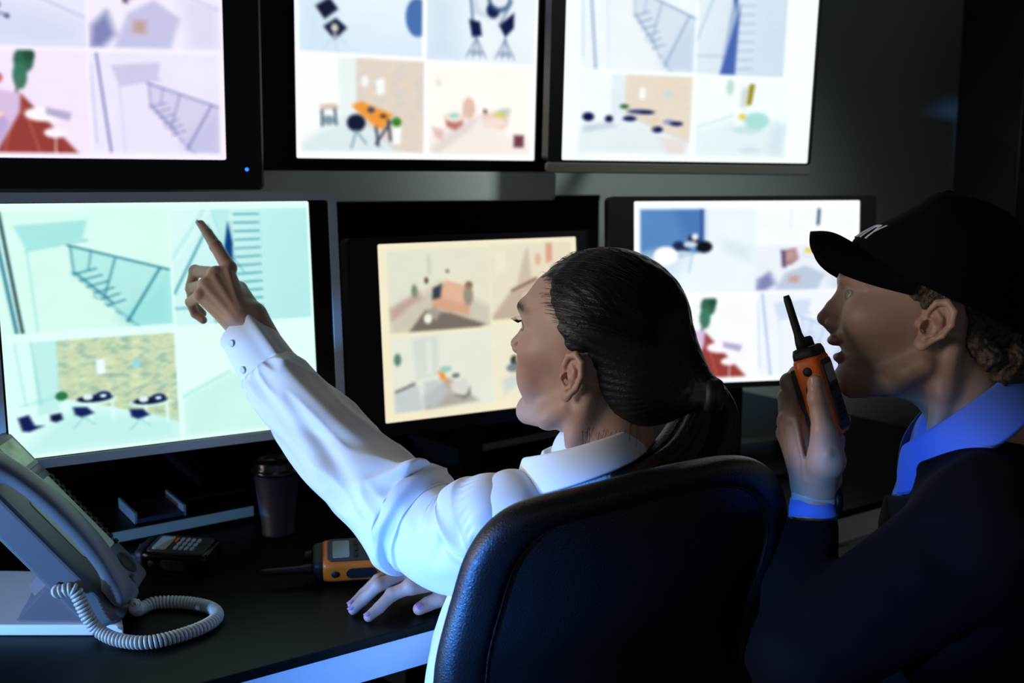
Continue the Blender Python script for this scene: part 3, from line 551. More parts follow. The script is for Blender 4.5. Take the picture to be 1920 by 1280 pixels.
# flat tray with a lit edge on the shelf board behind the phone
q = P_on(285, 948, 0.79); t = thing('document_tray', 'flat dark blue document tray on the low shelf behind the desk phone', 'tray', (q[0], q[1], 0.7785))
Mt = np.stack([unit([0.5, -0.75, 0]), unit([0.75, 0.5, 0]), [0, 0, 1.]], 1)
MB().box((q[0], q[1], 0.783), (0.11, 0.085, 0.008), Mt).build('base', M['cup'], t, smooth=False, bevel=0.001)
for s_ in (-1, 1): MB().box(q*[1, 1, 0]+Mt[:, 1]*s_*0.0425+[0, 0, 0.789], (0.11, 0.006, 0.02), Mt).build('rim', M['phone'], t, smooth=False, bevel=0.001)
# dark storage locker by the right wall and white cabinet behind the man
t = thing('storage_locker', 'dark metal locker with a handle against the far wall, top right', 'locker', (2.05, 2.8, 0))
x0 = P(1848, 200, 2.75)[0]
MB().box((x0+0.45, 2.80, 1.05), (0.9, 0.38, 2.1)).build('body', M['black_plastic'], t, smooth=False, bevel=0.004)
MB().box((x0+0.52, 2.598, 1.62), (0.70, 0.02, 0.86)).build('door', mat('dark_locker_door', (0.012, 0.013, 0.013), 0.6), t, smooth=False, bevel=0.004)
for z0, z1 in ((1.74, 1.80), (1.38, 1.72), (1.30, 1.34)):
    MB().box((x0+0.09, 2.60, (z0+z1)/2), (0.022, 0.02, z1-z0)).build('hinge_strip', M['wall'], t, smooth=False, bevel=0.003)
t = thing('drawer_pedestal', 'pale grey drawer pedestal under the desk, behind the forearm of the man', 'cabinet', (A0+dd*0.86+nn*0.3)*[1, 1, 0])
M['cab'] = mat('pale_grey_cabinet', (0.42, 0.46, 0.44), 0.55)
dbox(0.66, 1.06, 0.036, 0.55, 0.0, 0.684, 'carcass', M['cab'], 0.002, t)
for k in range(3): dbox(0.665, 0.96, 0.022, 0.035, 0.03+0.215*k, 0.235+0.215*k, 'drawer', M['cab'], 0.002, t)
t = thing('dark_gap_panel', 'added black panel that darkens the gap behind the middle monitor', 'board', (A0+dd*0.1+nn*1.03)*[1, 1, 0])  # added dark sheet, keeps the lit wall from showing between the monitor rows
dbox(-1.3, 1.12, 1.015, 1.04, 0.06, 1.315, 'panel', M['black_plastic'], 0.002, t); dbox(-1.3, 1.12, 1.012, 1.043, 1.315, 1.33, 'top_rail', M['dark_plastic'], 0.002, t)
for u in (-1.2, 0.0, 1.0): dbox(u, u+.06, 0.94, 1.12, 0.0, 0.06, 'foot', M['dark_plastic'], 0.002, t)
# ------------------------------------------------------------------ heads
def mirror(p): q = p.copy(); q[:, 0] = np.abs(q[:, 0]); return q
def lerp_tab(z, tab): t = np.array(sorted(tab)); return np.interp(z, t[:, 0], t[:, 1])
def ear_sdf(q, s, org, tilt, flare):
    """q local head coords; ear frame: v forward, u up, w outward"""
    r = (q-np.array(org))/s
    ct, st_ = math.cos(tilt), math.sin(tilt)
    v = r[:, 1]*ct + r[:, 2]*st_; u = -r[:, 1]*st_ + r[:, 2]*ct; w_ = r[:, 0]
    w_ = w_ + flare*(v-0.008); p = np.stack([v, u, w_], 1)
    d = ell(p, (-.004, .006, .004), (.0155, .0275, .0034))
    d = smin(d, ell(p, (-.001, -.020, .004), (.0085, .0095, .0038)), .003)
    d = smax(d, -ell(p, (.0015, .001, .009), (.0088, .0115, .0095)), .0012)
    d = smax(d, -chain(p, [(.004, .020, .010), (-.008, .020, .010), (-.0135, .008, .010), (-.010, -.008, .010)], [.0030, .0036, .0034, .002], .002), .0012)
    d = smin(d, chain(p, [(.006, .002, .004), (.0095, .014, .0062), (.006, .027, .0078), (-.004, .0325, .0086), (-.0145, .026, .0092), (-.0185, .012, .0092), (-.016, -.003, .0082), (-.009, -.014, .006), (-.004, -.022, .005)], [.0024, .0034, .0040, .0042, .0042, .0040, .0034, .0028, .003], .002), .0012)
    d = smin(d, chain(p, [(.001, .019, .006), (-.007, .013, .0072), (-.0095, .004, .0075), (-.007, -.007, .007), (-.001, -.0125, .0065)], [.0018, .0026, .0028, .0028, .003], .002), .0012)
    d = smin(d, ell(p, (.0095, -.001, .004), (.0042, .0055, .004)), .002)
    d = smin(d, cone(p, (.002, .004, -.008), (-.004, .004, .003), .012, .009), .004)
    d = smax(d, -ell(p, (.003, -.001, .006), (.0055, .0075, .0095)), .0015)
    return d*s
def head_sdf(q, H):
    m = mirror(q); x, y, z = m[:, 0], m[:, 1], m[:, 2]; s = H.get('s', 1.0)
    cr = ell(m, H['cr'][0], H['cr'][1])
    f = lerp_tab(z, H['front']); w_ = lerp_tab(z, H['width']); yb = -0.005; a = np.maximum(f-yb, .01); n = 2.25
    rr = (np.abs(x/w_)**n + np.abs((y-yb)/a)**n)**(1/n); fc = (rr-1)*np.minimum(a, w_)*0.85
    fc = smax(fc, np.maximum(z-.10, H['chin_z']-z), .014)
    fc = smax(fc, -(y-(-.012)+(z+.03)*-.35), .02)
    d = smin(cr, fc, .022)
    for kind, args, k in H['add']:
        e = ell(m, *args) if kind == 'e' else (cone(m, *args) if kind == 'c' else chain(m, *args))
        d = smin(d, e, k)
    for args, k in H['cut']: d = smax(d, -ell(m, *args), k)
    # eyelids: a shell over the eyeball with a slit
    ec, er = np.array(H['eye'][0]), H['eye'][1]
    lid = np.linalg.norm(m-ec, axis=1)-(er+.0018)
    slit = ell(m, ec+np.array([.002, er, -.0005]), (.0125, .012, H['eye'][2]))
    lid = smax(lid, -slit, .0012); d = smax(d, -(np.linalg.norm(m-ec, axis=1)-(er-.0006)+np.maximum(ec[1]+.004-y, 0)*2.0), .001)
    d = smin(d, smax(lid, -(np.linalg.norm(m-ec, axis=1)-(er-.0006)), .0004), .002)
    d = np.minimum(d, smin(d, ear_sdf(m, *H['ear']), .003))
    nk = H['neck']; d = smin(d, cone(q, *nk), H.get('nk', .025))
    if 'scm' in H: d = smin(d, chain(m, *H['scm']), .012)
    return d
def basis(f, up):
    f = unit(f); u = np.array(up, float); u = unit(u-f*(u@f)); l = np.cross(u, f); return np.stack([l, f, u], 1)
# ---- woman (fictional template, metres, origin between the ears)
HW = dict(cr=((0, -.006, .052), (.0735, .094, .080)),
    front=[(-.085, .062), (-.078, .080), (-.068, .088), (-.055, .088), (-.042, .088), (-.030, .091), (-.015, .094), (0, .095), (.02, .094), (.04, .094), (.055, .097), (.075, .093), (.10, .075)],
    width=[(-.085, .024), (-.07, .034), (-.05, .047), (-.03, .053), (0, .060), (.03, .067), (.06, .070), (.10, .055)], chin_z=-.086,
    add=[('c', ((0, .091, .034), (0, .101, .002), .007, .0115), .008), ('c', ((0, .090, .040), (0, .104, .020), .006, .0065), .008), ('c', ((0, .104, .020), (0, .114, .004), .0065, .0085), .004), ('e', ((.0115, .1045, .001), (.0065, .009, .0065)), .004), ('c', ((0, .112, .001), (0, .095, -.007), .005, .006), .004),
         ('e', ((0, .095, -.021), (.021, .0095, .0065)), .004), ('e', ((0, .0925, -.034), (.018, .0095, .007)), .004), ('e', ((0, .084, -.069), (.016, .012, .013)), .012),
         ('e', ((.046, .055, .012), (.018, .026, .016)), .02), ('ch', ([(.054, .004, -.040), (.044, .035, -.064), (.016, .080, -.076)], [.012, .012, .010], .01), .018), ('ch', ([(.0, .094, .056), (.03, .090, .057), (.048, .070, .052)], [.006, .0065, .006], .01), .012),
         ('e', ((.030, .068, -.020), (.020, .018, .028)), .02)],
    cut=[(((.030, .100, .038), (.015, .009, .011)), .01), (((0, .107, -.0275), (.02, .010, .0022)), .003), (((.0062, .1085, -.0035), (.0032, .005, .0028)), .002)],
    eye=((.030, .0785, .036), .0120, .0045), ear=(.95, (.070, -.004, -.002), 0.14, 0.15), neck=((0, -.018, -.02), (0, -.048, -.17), .047, .050),
    scm=([(.058, -.022, -.022), (.046, -.006, -.075), (.022, .012, -.150)], [.010, .011, .010], .01))
# ---- man, traced profile
HM = dict(cr=((0, -.008, .056), (.078, .102, .084)),
    front=[(-.085, .085), (-.079, .096), (-.070, .1055), (-.0614, .108), (-.0533, .1035), (-.045, .104), (-.031, .104), (-.018, .108), (-.008, .1125), (0, .112), (.02, .107), (.045, .1045), (.0527, .1065), (.062, .1085), (.081, .105), (.101, .0945)],
    width=[(-.085, .032), (-.07, .044), (-.05, .056), (-.03, .060), (0, .068), (.03, .072), (.06, .073), (.10, .058)], chin_z=-.088,
    add=[('c', ((0, .103, .042), (0, .114, .006), .008, .0135), .008), ('c', ((0, .102, .048), (0, .118, .027), .0075, .0075), .008), ('c', ((0, .118, .027), (0, .1268, .0115), .0075, .0100), .004), ('e', ((.0135, .1155, .0055), (.0075, .0105, .0078)), .004), ('c', ((0, .126, .0085), (0, .113, -.003), .0055, .007), .004),
         ('e', ((0, .1130, -.0175), (.023, .0095, .0070)), .004), ('e', ((0, .1045, -.039), (.020, .0095, .0075)), .004), ('e', ((0, .0955, -.066), (.019, .013, .015)), .012),
         ('e', ((.048, .066, .014), (.020, .032, .020)), .03), ('ch', ([(.060, .004, -.042), (.052, .040, -.068), (.022, .088, -.078)], [.014, .013, .011], .01), .018), ('ch', ([(.0, .1035, .0615), (.03, .099, .064), (.052, .076, .058)], [.007, .0075, .007], .01), .012)],
    cut=[(((.032, .111, .045), (.016, .010, .011)), .01), (((0, .120, -.0305), (.021, .0155, .0042)), .003), (((.0075, .119, .0005), (.0036, .006, .003)), .002)],
    eye=((.0305, .0865, .042), .0125, .0058), ear=(1.08, (.071, .002, .004), 0.42, 0.40), neck=((0, -.025, -.01), (0, -.078, -.16), .053, .056), nk=.03,
    scm=([(.062, -.028, -.022), (.052, -.02, -.075), (.03, -.012, -.150)], [.011, .012, .012], .01))
def skin_tone(q, H, base, stubble=0.0, blush=0.0, lip=(.35, .13, .13), brow=(.03, .018, .013)):
    m = mirror(q); x, y, z = m.T; c = np.tile(np.array(base, float), (len(q), 1))
    def mix(mask, col): nonlocal c; mask = np.clip(mask, 0, 1)[:, None]; c = c*(1-mask) + np.array(col)*mask
    if blush: mix(blush*np.exp(-(((y-.06)/.03)**2+((z+.005)/.025)**2)), np.array(base)*[1.0, .62, .66])
    ex = H['ear'][1]; mix(.35*np.exp(-(((y-ex[1])/.025)**2+((z-ex[2]-.006)/.03)**2)*1.5)*(x > .066), np.array(base)*[1.05, .62, .52])
    lz = (-.021, -.034) if H is HW else (-.0185, -.039)
    for l_ in lz: mix(1.3-(((x)/.024)**2+((z-l_)/.0068)**2)**2*(1.0) - (y < .085)*9, lip)
    if stubble:
        band = 1/(1+np.exp(-((-.012-z)+(.03-y)*.35)/.011))*1/(1+np.exp(-(y+.004)/.014))*1/(1+np.exp(-(z+.100)/.014))
        band = np.maximum(band, np.exp(-((z+.009)/.006)**2)*(x < .03)*(y > .09)*.9)
        mix(stubble*band*(0.8+0.25*fnoise(q, 500, 3)), (.20, .125, .085))
    bz = H['eye'][0][2] + (.0205 if H is HM else .0195); arch = bz + .004*np.sin(np.clip((x-.012)/.04, 0, 1)*np.pi*.8)
    mix((1.5 if H is HW else .95)*np.exp(-((z-arch)/(.0042 if H is HW else .0036))**2)*np.clip((x-.006)/.008, 0, 1)*np.clip(((.064 if H is HW else .056)-x)/.02, 0, 1)*(y > .045)*(.8+.4*fnoise(q, 900, 8)), brow)
    ec = H['eye'][0]; mix(.8*np.exp(-((np.sqrt(((x-ec[0]-.002)/.0145)**2+((z-ec[2])/.0062)**2)-1)/.14)**2)*(y > .07), np.array(brow)*1.2)
    return c
def place(q, B, o): return q @ B.T + o
def eyeball(H, B, o, name, parent, iris=(.10, .18, .22), look=(0, 1, 0)):
    ec, er = H['eye'][0], H['eye'][1]
    for s_ in (1, -1):
        c = np.array(ec)*[s_, 1, 1]; V = []; C = []; n = 40
        look_ = unit(look); A = frame(look_, (1, 0, 0))
        for i in range(29):
            t = math.pi*i/28
            for j in range(n):
                a = 2*math.pi*j/n; d = np.array([math.sin(t)*math.cos(a), math.sin(t)*math.sin(a), math.cos(t)]); V.append(c + A@d*er*(1.03 if t < .3 else 1))
                C.append((.005, .005, .006) if t < .18 else (iris if t < .46 else (.62, .62, .64)))
        F_ = [(i*n+j, (i+1)*n+j, (i+1)*n+(j+1) % n, i*n+(j+1) % n) for i in range(28) for j in range(n)]
        mk('eye', place(np.array(V), B, o), F_, M['eye'], parent, col=np.array(C))
# ---------------- the woman
fw_w = basis((-math.cos(math.radians(33)), math.sin(math.radians(33)), 0.12), (0.03, -0.02, 1))*1.10
OW = P(1064, 704, 1.315) - fw_w[:, 0]*.072
woman = thing('person', 'woman in a white shirt with a dark ponytail, seated and pointing at the silver-rimmed monitor', 'person', (OW[0], OW[1]-.02, 0.0))
v, q4 = nets(lambda p: head_sdf(p, HW), (-.10, -.125, -.165), (.10, .135, .145), .0015)
tone = skin_tone(v, HW, (.46, .29, .225), blush=.35)
skin_w = mk('skin', place(v, fw_w, OW), q4, M['skin'], woman, col=tone)
eyeball(HW, fw_w, OW, 'eye', woman)
# hair: shell over the skull limited by the hairline, drawn back to the tie
TIE = np.array([.012, -.150, .002])
def poly2(y, z, pts):
    n = len(pts); d = np.full(y.shape, 9.); ins = np.zeros(y.shape, bool)
    for i in range(n):
        ax, ay = pts[i]; bx, by = pts[(i+1) % n]; ex, ey = bx-ax, by-ay; wx, wy = y-ax, z-ay
        t = np.clip((wx*ex+wy*ey)/(ex*ex+ey*ey+1e-12), 0, 1); d = np.minimum(d, (wx-ex*t)**2+(wy-ey*t)**2)
        ins ^= ((ay <= z) & (by > z) & (ex*wy-ey*wx > 0)) | ((by <= z) & (ay > z) & (ex*wy-ey*wx < 0))
    return np.where(ins, -1, 1)*np.sqrt(d)
HAIRLINE = [(.083, .093), (.066, .068), (.050, .052), (.047, .040), (.036, .026), (.024, .016), (.017, .006), (.010, .016), (-.004, .026), (-.020, .030), (-.030, .012), (-.033, -.012), (-.045, -.040), (-.070, -.060), (-.20, -.09), (-.20, .20), (.15, .20), (.10, .11)]
def hair_sdf(p):
    m = mirror(p)
    d = ell(m, (0, -.008, .058), (.0775, .097, .0830))
    d = smin(d, ell(m, (0, -.060, .004), (.062, .060, .058)), .03)
    d = smin(d, cone(p, (0, -.085, .008), TIE, .045, .016), .03)
    ang = np.arctan2(p[:, 2]-TIE[2]-.0, np.maximum(p[:, 1]-TIE[1], .01)); lat = p[:, 0]
    d = d - .0004*np.sin(lat*300+ang*60) - .0003*np.sin(lat*520-ang*90+1.3)
    hl = poly2(p[:, 1]+.0015*fnoise(p, 500, 5), p[:, 2]+.0015*fnoise(p, 420, 6), HAIRLINE)
    return smax(d, hl, .006)
v, q4 = nets(hair_sdf, (-.10, -.185, -.085), (.10, .11, .155), .0022)
tw = place(TIE, fw_w, OW)
M['hair_w'] = hair_mat('dark_brown_hair', (.008, .006, .006), tuple(tw - WL[woman.name]), 1.0)
hair_w = mk('hair', place(v, fw_w, OW), q4, M['hair_w'], woman)
# tie and ponytail
MB().lathe([(.011, -.012), (.019, -.010), (.021, -.004), (.019, 0), (.021, .005), (.018, .010), (.011, .012)], tw, 24, frame(P(1312, 702, 1.50)-P(1262, 700, 1.50), (0, 0, 1))).build('hair_tie', M['rubber'], woman)
def lock(path, w0, m_, name, seed, n=40, par=None, amp=.12, flat=.8):
    """a hank of hair: grooved tube along a path of (x, y, z, r)"""
    S = spline(path, n); r_ = np.random.default_rng(seed); ph = r_.uniform(0, 6.28, 8); k = 72; T = np.gradient(S[:, :3], axis=0); T /= np.linalg.norm(T, axis=1)[:, None]
    u = unit(np.cross(T[0], FW)); Rg = []
    for i in range(n):
        u = unit(u-T[i]*(u@T[i])); vv = np.cross(T[i], u); a = np.linspace(0, 2*np.pi, k, endpoint=False)
        g = 1 + amp*sum(np.sin(a*f_+ph[j]+i*.02*j)/(1+j*.4) for j, f_ in enumerate((5, 8, 13, 19, 27)))*.5
        Rg.append(S[i, :3] + S[i, 3]*g[:, None]*(np.cos(a)[:, None]*u + flat*np.sin(a)[:, None]*vv))
    return Rg
pt = MB()
pt.rings(lock([(*P(1296, 700, 1.49), .013), (*P(1318, 730, 1.49), .026), (*P(1338, 780, 1.47), .033), (*P(1330, 835, 1.45), .037), (*P(1300, 880, 1.43), .036), (*P(1262, 925, 1.41), .028), (*P(1225, 960, 1.40), .012)], 0, None, '', 1))
pt.rings(lock([(*P(1296, 702, 1.485), .010), (*P(1304, 745, 1.46), .020), (*P(1290, 800, 1.42), .026), (*P(1258, 852, 1.37), .027), (*P(1208, 884, 1.335), .022), (*P(1150, 902, 1.325), .010)], 0, None, '', 2))
M['pony'] = hair_mat('ponytail_hair', (.030, .016, .011), tuple(P(1300, 560, 1.48)-WL[woman.name]), 1.0)
pony = pt.build('ponytail', M['pony'], woman)
# single hairs: sheen strands on the crown, loose wisps at the nape and temple
st = MB(); r_ = np.random.default_rng(11)
def on_hair(d):                          # march from inside outwards along d to the hair surface
    c = np.array([0, -.01, .05]); ts = np.linspace(.05, .17, 60); pp = c + ts[:, None]*d; f = hair_sdf(pp); i = np.argmax(f > 0); return pp[i] if f.max() > 0 else None
for k in range(260):
    az = r_.uniform(-1.35, .2); el_ = r_.uniform(.05, 1.45); d = np.array([math.cos(el_)*math.cos(az)*1.0, math.cos(el_)*-math.sin(az), math.sin(el_)])
    a_ = on_hair(unit(d))
    if a_ is None or a_[1] < -.1: continue
    pts = []
    for t in np.linspace(0, .55, 9):
        g = (1-t)*a_ + t*TIE + np.array([0, 0, .02*math.sin(math.pi*t)]); s_ = on_hair(unit(g-np.array([0, -.01, .05])))
        if s_ is not None: pts.append(s_ + unit(s_-[0, -.01, .05])*(.0002+.0005*r_.random()))
    if len(pts) > 4: st.tube(place(spline(pts, 14), fw_w, OW), np.linspace(.00022, .00012, 14), 4, False)
def wisp(pts, r=.00028, n=16): st.tube(spline(pts, n), np.linspace(r, r*.4, n), 4, False)
for k in range(26):                      # nape wisps over the collar
    x0, y0 = r_.uniform(1085, 1200), r_.uniform(755, 800); dx = r_.uniform(-25, 10)
    wisp([P(x0, y0, 1.335), P(x0+dx*.4, y0+40, 1.33), P(x0+dx, y0+85, 1.325), P(x0+dx*.8+r_.uniform(-8, 8), y0+r_.uniform(110, 150), 1.325)])
for k in range(14):                      # fly-aways over the forehead and crown
    x0 = r_.uniform(1018, 1090); y0 = 522-(x0-1018)*.62
    wisp([P(x0+10, y0+6, 1.37), P(x0-2, y0-6, 1.36), P(x0-10+r_.uniform(-8, 4), y0-r_.uniform(2, 14), 1.35)], .0002, 8)
for k in range(40):                      # ponytail strands
    a0 = r_.uniform(-26, 26); b0 = r_.uniform(-34, 36)
    wisp([P(1298+a0*.2, 702, 1.47), P(1318+a0, 745, 1.445), P(1325+b0, 805, 1.425), P(1290+b0, 860, 1.405), P(1240+b0+r_.uniform(-20, 20), 895, 1.395)], .0003)
EL_ = place(np.array([[.034, .0915, .040]]), fw_w, OW)[0]; ed_ = fw_w[:, 1]/1.1; eu_ = fw_w[:, 2]/1.1; es_ = fw_w[:, 0]/1.1
for k in range(22):
    x_ = -.010+.001*k; b_ = EL_+es_*x_-ed_*abs(x_)*.25; wisp([b_, b_+ed_*.005+eu_*.001, b_+ed_*.009+eu_*.005+es_*x_*.5], .00032, 7)
st.build('loose_hairs', M['hair_w'], woman)
# ---------------- the man
fw_m = basis((-math.cos(math.radians(18)), math.sin(math.radians(18)), 0.0), UP)
OM = P(1738, 620, 1.37)
man = thing('person', 'man in a dark jacket and blue shirt, holding a walkie talkie at his mouth', 'person', (OM[0], OM[1]-.02, 0.0))
v, q4 = nets(lambda p: head_sdf(p, HM), (-.10, -.125, -.165), (.10, .150, .145), .0015)
skin_m = mk('skin', place(v, fw_m, OM), q4, M['skin'], man, col=skin_tone(v, HM, (.44, .275, .205), stubble=.8, lip=(.36, .14, .16), brow=(.07, .045, .03)))
eyeball(HM, fw_m, OM, 'eye', man, look=(.1, 1, .25))
# hair under the cap: sideburn, curls behind the ear and at the nape
def mhair(p):
    m = mirror(p); d = ell(m, (0, -.012, .054), (.084, .107, .088))
    d = smin(d, ell(m, (0, .030, .048), (.0775, .072, .055)), .008)
    d = smin(d, ell(m, (0, -.085, -.030), (.050, .030, .040)), .02)
    for k, c in enumerate(((.055, -.055, -.012), (.056, -.070, -.030), (.045, -.088, -.048), (.060, -.045, .006), (.03, -.102, -.050), (.048, -.100, -.028))): d = smin(d, sph(m, c, .016), .008)
    d = d + .0022*np.sin(p[:, 1]*300+4*np.sin(p[:, 2]*160)) * np.sin(p[:, 2]*190+3*np.sin(p[:, 1]*150)) + .0012*fnoise(p, 700, 4)
    hl = poly2(p[:, 1]+.002*fnoise(p, 400, 5), p[:, 2]+.002*fnoise(p, 400, 6), [(.090, .090), (.050, .080), (.044, .056), (.030, .042), (.014, .024), (.006, .004), (-.004, .014), (-.012, .036), (-.035, .038), (-.043, .010), (-.040, -.020), (-.05, -.052), (-.08, -.075), (-.2, -.08), (-.2, .2), (.15, .2)])
    return smax(d, hl, .006)
v, q4 = nets(mhair, (-.10, -.15, -.09), (.10, .12, .155), .0024)
M['hair_m'] = mat('brown_hair', (.055, .034, .020), .55, bump=(500, .8, .0015))
mk('hair', place(v, fw_m, OM), q4, M['hair_m'], man)
# cap: traced side outline, panelled dome, curved brim, lettering on the front
def lm(px, py): return np.array([(1740-px)*.000662, (620-py)*.000680])     # head plane (y, z)
cp = [((1592, 458), (1905, 618), .0885), ((1598, 448), (1915, 580), .0905), ((1618, 434), (1922, 528), .090), ((1648, 418), (1920, 480), .086), ((1676, 403), (1908, 442), .078), ((1705, 385), (1888, 412), .064), ((1728, 368), (1855, 388), .044), ((1742, 361), (1815, 372), .024), ((1752, 358), (1775, 361), .008)]
def cap_ring(front, back, hw, n=96, off=0, sag=0.0):
    a = np.linspace(0, 2*np.pi, n, endpoint=False); c = (front+back)/2; h_ = np.linalg.norm(front-back)/2+off; ax = unit(front-back); V = []
    for t in a:
        k = 1 - .012*math.exp(-((((t+math.pi/6) % (math.pi/3))-math.pi/6)/.05)**2)*(1 if off == 0 else 0)
        ct, st_ = math.cos(t), math.sin(t); e = 2/2.25
        yy = h_*np.sign(ct)*abs(ct)**e*k; xx = (hw+off)*np.sign(st_)*abs(st_)**e*k; q = c + ax*yy; V.append((xx, q[0], q[1]-sag*st_**2*(.6+.4*ct)))
    return np.array(V)
tabf = spline([[*lm(*f), *lm(*b), h_] for f, b, h_ in cp], 40)
cap = thing('cap', 'black baseball cap with white lettering on the front, worn by the man', 'cap', OM+fw_m[:, 2]*.04)
SAG = lambda i: .018*max(0, 1-i/10)
outer = [place(cap_ring(r[:2], r[2:4], r[4], sag=SAG(i)), fw_m, OM) for i, r in enumerate(tabf)]
inner = [place(cap_ring(tabf[i][:2], tabf[i][2:4], tabf[i][4], off=-.004, sag=SAG(i)), fw_m, OM) for i in range(37, -1, -1)]
MB().rings(inner+outer, caps=True).build('crown', M['cap'], cap)
bt = place(np.array([[0, *lm(1764, 364)]]), fw_m, OM)[0]; MB().lathe([(.001, -.003), (.008, -.001), (.008, .003), (.005, .0055), (.0005, .006)], bt, 20, fw_m).build('button', M['cap'], cap)
# brim: root follows the crown, tip curves round, sides bend down
nb_, mb_ = 49, 15; top = []; 
for i in range(nb_):
    s_ = -1+2*i/(nb_-1); ang = s_*math.radians(78)
    fr, bk, hw = tabf[1][:2], tabf[1][2:4], tabf[1][4]; c = (fr+bk)/2; h_ = np.linalg.norm(fr-bk)/2; ax = unit(fr-bk)
    e = 2/2.25; ry = c + ax*h_*abs(math.cos(ang))**e*.985; rx = hw*math.copysign(abs(math.sin(ang))**e, ang)*.985
    ry = ry - np.array([0, .018*math.sin(ang)**2*(.6+.4*math.cos(ang))])
    tipx = .086*np.sign(s_)*abs(s_)**.8; tip = lm(1514, 437) + np.array([-.125*abs(s_)**7, -.080*abs(s_)**2.3])
    for j in range(mb_):
        t = j/(mb_-1); x = rx*(1-t)+tipx*t; yz = ry*(1-t)+tip*t
        yz = yz + np.array([0, .007])*math.sin(math.pi*t)*(1-1.6*abs(s_))
        top.append((x, yz[0], yz[1]))
top = np.array(top); bot = top - [0, 0, .0035]
Fb = [(i*mb_+j, i*mb_+j+1, (i+1)*mb_+j+1, (i+1)*mb_+j) for i in range(nb_-1) for j in range(mb_-1)]; n0 = len(top)
Fb += [tuple(n0+x for x in f[::-1]) for f in Fb]
ed = [i*mb_+mb_-1 for i in range(nb_)]; Fb += [(a, n0+a, n0+b, b) for a, b in zip(ed, ed[1:])]
mk('brim', place(np.concatenate([top, bot]), fw_m, OM), Fb, M['cap'], cap)
# lettering
cu = bpy.data.curves.new('cap_text', 'FONT'); cu.body = 'SECURITY'; cu.size = .020; cu.align_x = 'CENTER'; cu.extrude = .0006; cu.space_character = 1.05; cu.offset = .0004; cu.resolution_u = 3
to = bpy.data.objects.new('cap_text', cu); sc.collection.objects.link(to); bpy.context.view_layer.update()
tm = bpy.data.meshes.new_from_object(to.evaluated_get(bpy.context.evaluated_depsgraph_get())); bpy.data.objects.remove(to)
bm = bmesh.new(); bm.from_mesh(tm); bmesh.ops.triangulate(bm, faces=bm.faces); bmesh.ops.subdivide_edges(bm, edges=[e for e in bm.edges if e.calc_length() > .004], cuts=2)
TV = np.array([v_.co[:] for v_ in bm.verts]); TF = [tuple(x.index for x in f.verts) for f in bm.faces]; bm.free()
def on_cap(u, vv, out):                  # u along the front (towards his left), vv height share along the crown rows
    r = np.array([np.interp(vv, np.arange(40), tabf[:, k]) for k in range(5)]); fr, bk, hw = r[:2], r[2:4], r[4]
    c = (fr+bk)/2; h_ = np.linalg.norm(fr-bk)/2; ax = unit(fr-bk); ang = u/.083; e = 2/2.25
    yy = (h_+out)*math.cos(ang)**e; xx = (hw+out)*math.copysign(abs(math.sin(ang))**e, ang); q = c+ax*yy; return (xx, q[0], q[1])
lv = np.array([on_cap(x+.004, 9.0+(y-.007)/.0020, z+.0010) for x, y, z in TV])
mk('lettering', place(lv, fw_m, OM), TF, M['thread'], cap, smooth=False)
# ------------------------------------------------------------------ the woman's shirt, hands and legs
fb = unit([-.62, .78, 0]); lb = unit([-.78, -.62, 0]); Mb = np.stack([lb, fb, [0, 0, 1.]], 1)
NW = P(1132, 850, 1.385); SLw = P(948, 985, 1.37); SRw = P(1285, 945, 1.56)
def torso_w(p):
    d = ell(p, (.085, 1.365, .83), (.165, .112, .145), Mb)
    d = smin(d, ell(p, (.045, 1.395, .70), (.182, .120, .20), Mb), .05)
    d = smin(d, chain(p, [SLw+[.012, 0, .016], P(1010, 968, 1.375), NW-[0, 0, .084], P(1230, 945, 1.48), SRw], [.056, .045, .044, .050, .06], .02), .03)
    d = smin(d, cone(p, NW-[0, 0, .08], NW+[-.012, .006, -.008], .060, .0545), .012)
    q = (p-np.array([.09, 1.37, .8])) @ Mb
    f = 1-np.abs(fnoise(q*[1, 1, .45]+[0, 0, 0], 26, 21)); g = fnoise(q*[1, 1, .6], 60, 22)
    d = d - .007*(f-.6) - .0018*g
    return smax(d, .50-p[:, 2], .01)
v, q4 = nets(torso_w, (-.22, 1.12, .48), (.36, 1.70, 1.06), .0045)
sv, sf = v, [tuple(x) for x in q4]
# sleeve: rings across a centre line from cuff to shoulder
cl = [(456, 620, 1.655, .0400), (481, 657, 1.638, .0430), (504, 692, 1.625, .0455), (512, 704, 1.62, .0405), (545, 742, 1.60, .0455), (600, 808, 1.565, .0550), (665, 880, 1.53, .0590), (722, 935, 1.50, .0655), (768, 968, 1.475, .0735), (785, 978, 1.465, .0745),
      (805, 992, 1.455, .0710), (850, 1012, 1.43, .0755), (900, 1010, 1.40, .0770), (930, 985, 1.382, .0730), (950, 972, 1.37, .066), (975, 965, 1.36, .045)]
C3 = np.array([[*P(a, b_, c), r] for a, b_, c, r in cl])
NS, NA = 300, 144
Sx = spline(C3, NS); tpar = np.linspace(0, len(cl)-1, NS)
rad = np.interp(tpar, range(len(cl)), C3[:, 3])
k_ = np.hanning(11); k_ /= k_.sum(); rad_s = np.convolve(np.pad(rad, 5, mode='edge'), k_, 'valid')
lip_t, seam_t, cuff_t = 9.05, 9.95, 2.0
rad_s = rad_s - .0068/(1+np.exp(-(tpar-lip_t)/.035)) + .0040/(1+np.exp(-(tpar-lip_t-.75)/.25))
rad_s = rad_s - .0030*np.exp(-((tpar-seam_t)/.05)**2) + .0022*np.exp(-((tpar-seam_t+.16)/.10)**2)
Tn = np.gradient(Sx[:, :3], axis=0); Tn /= np.linalg.norm(Tn, axis=1)[:, None]
ang = np.linspace(0, 2*np.pi, NA, endpoint=False); rows = []
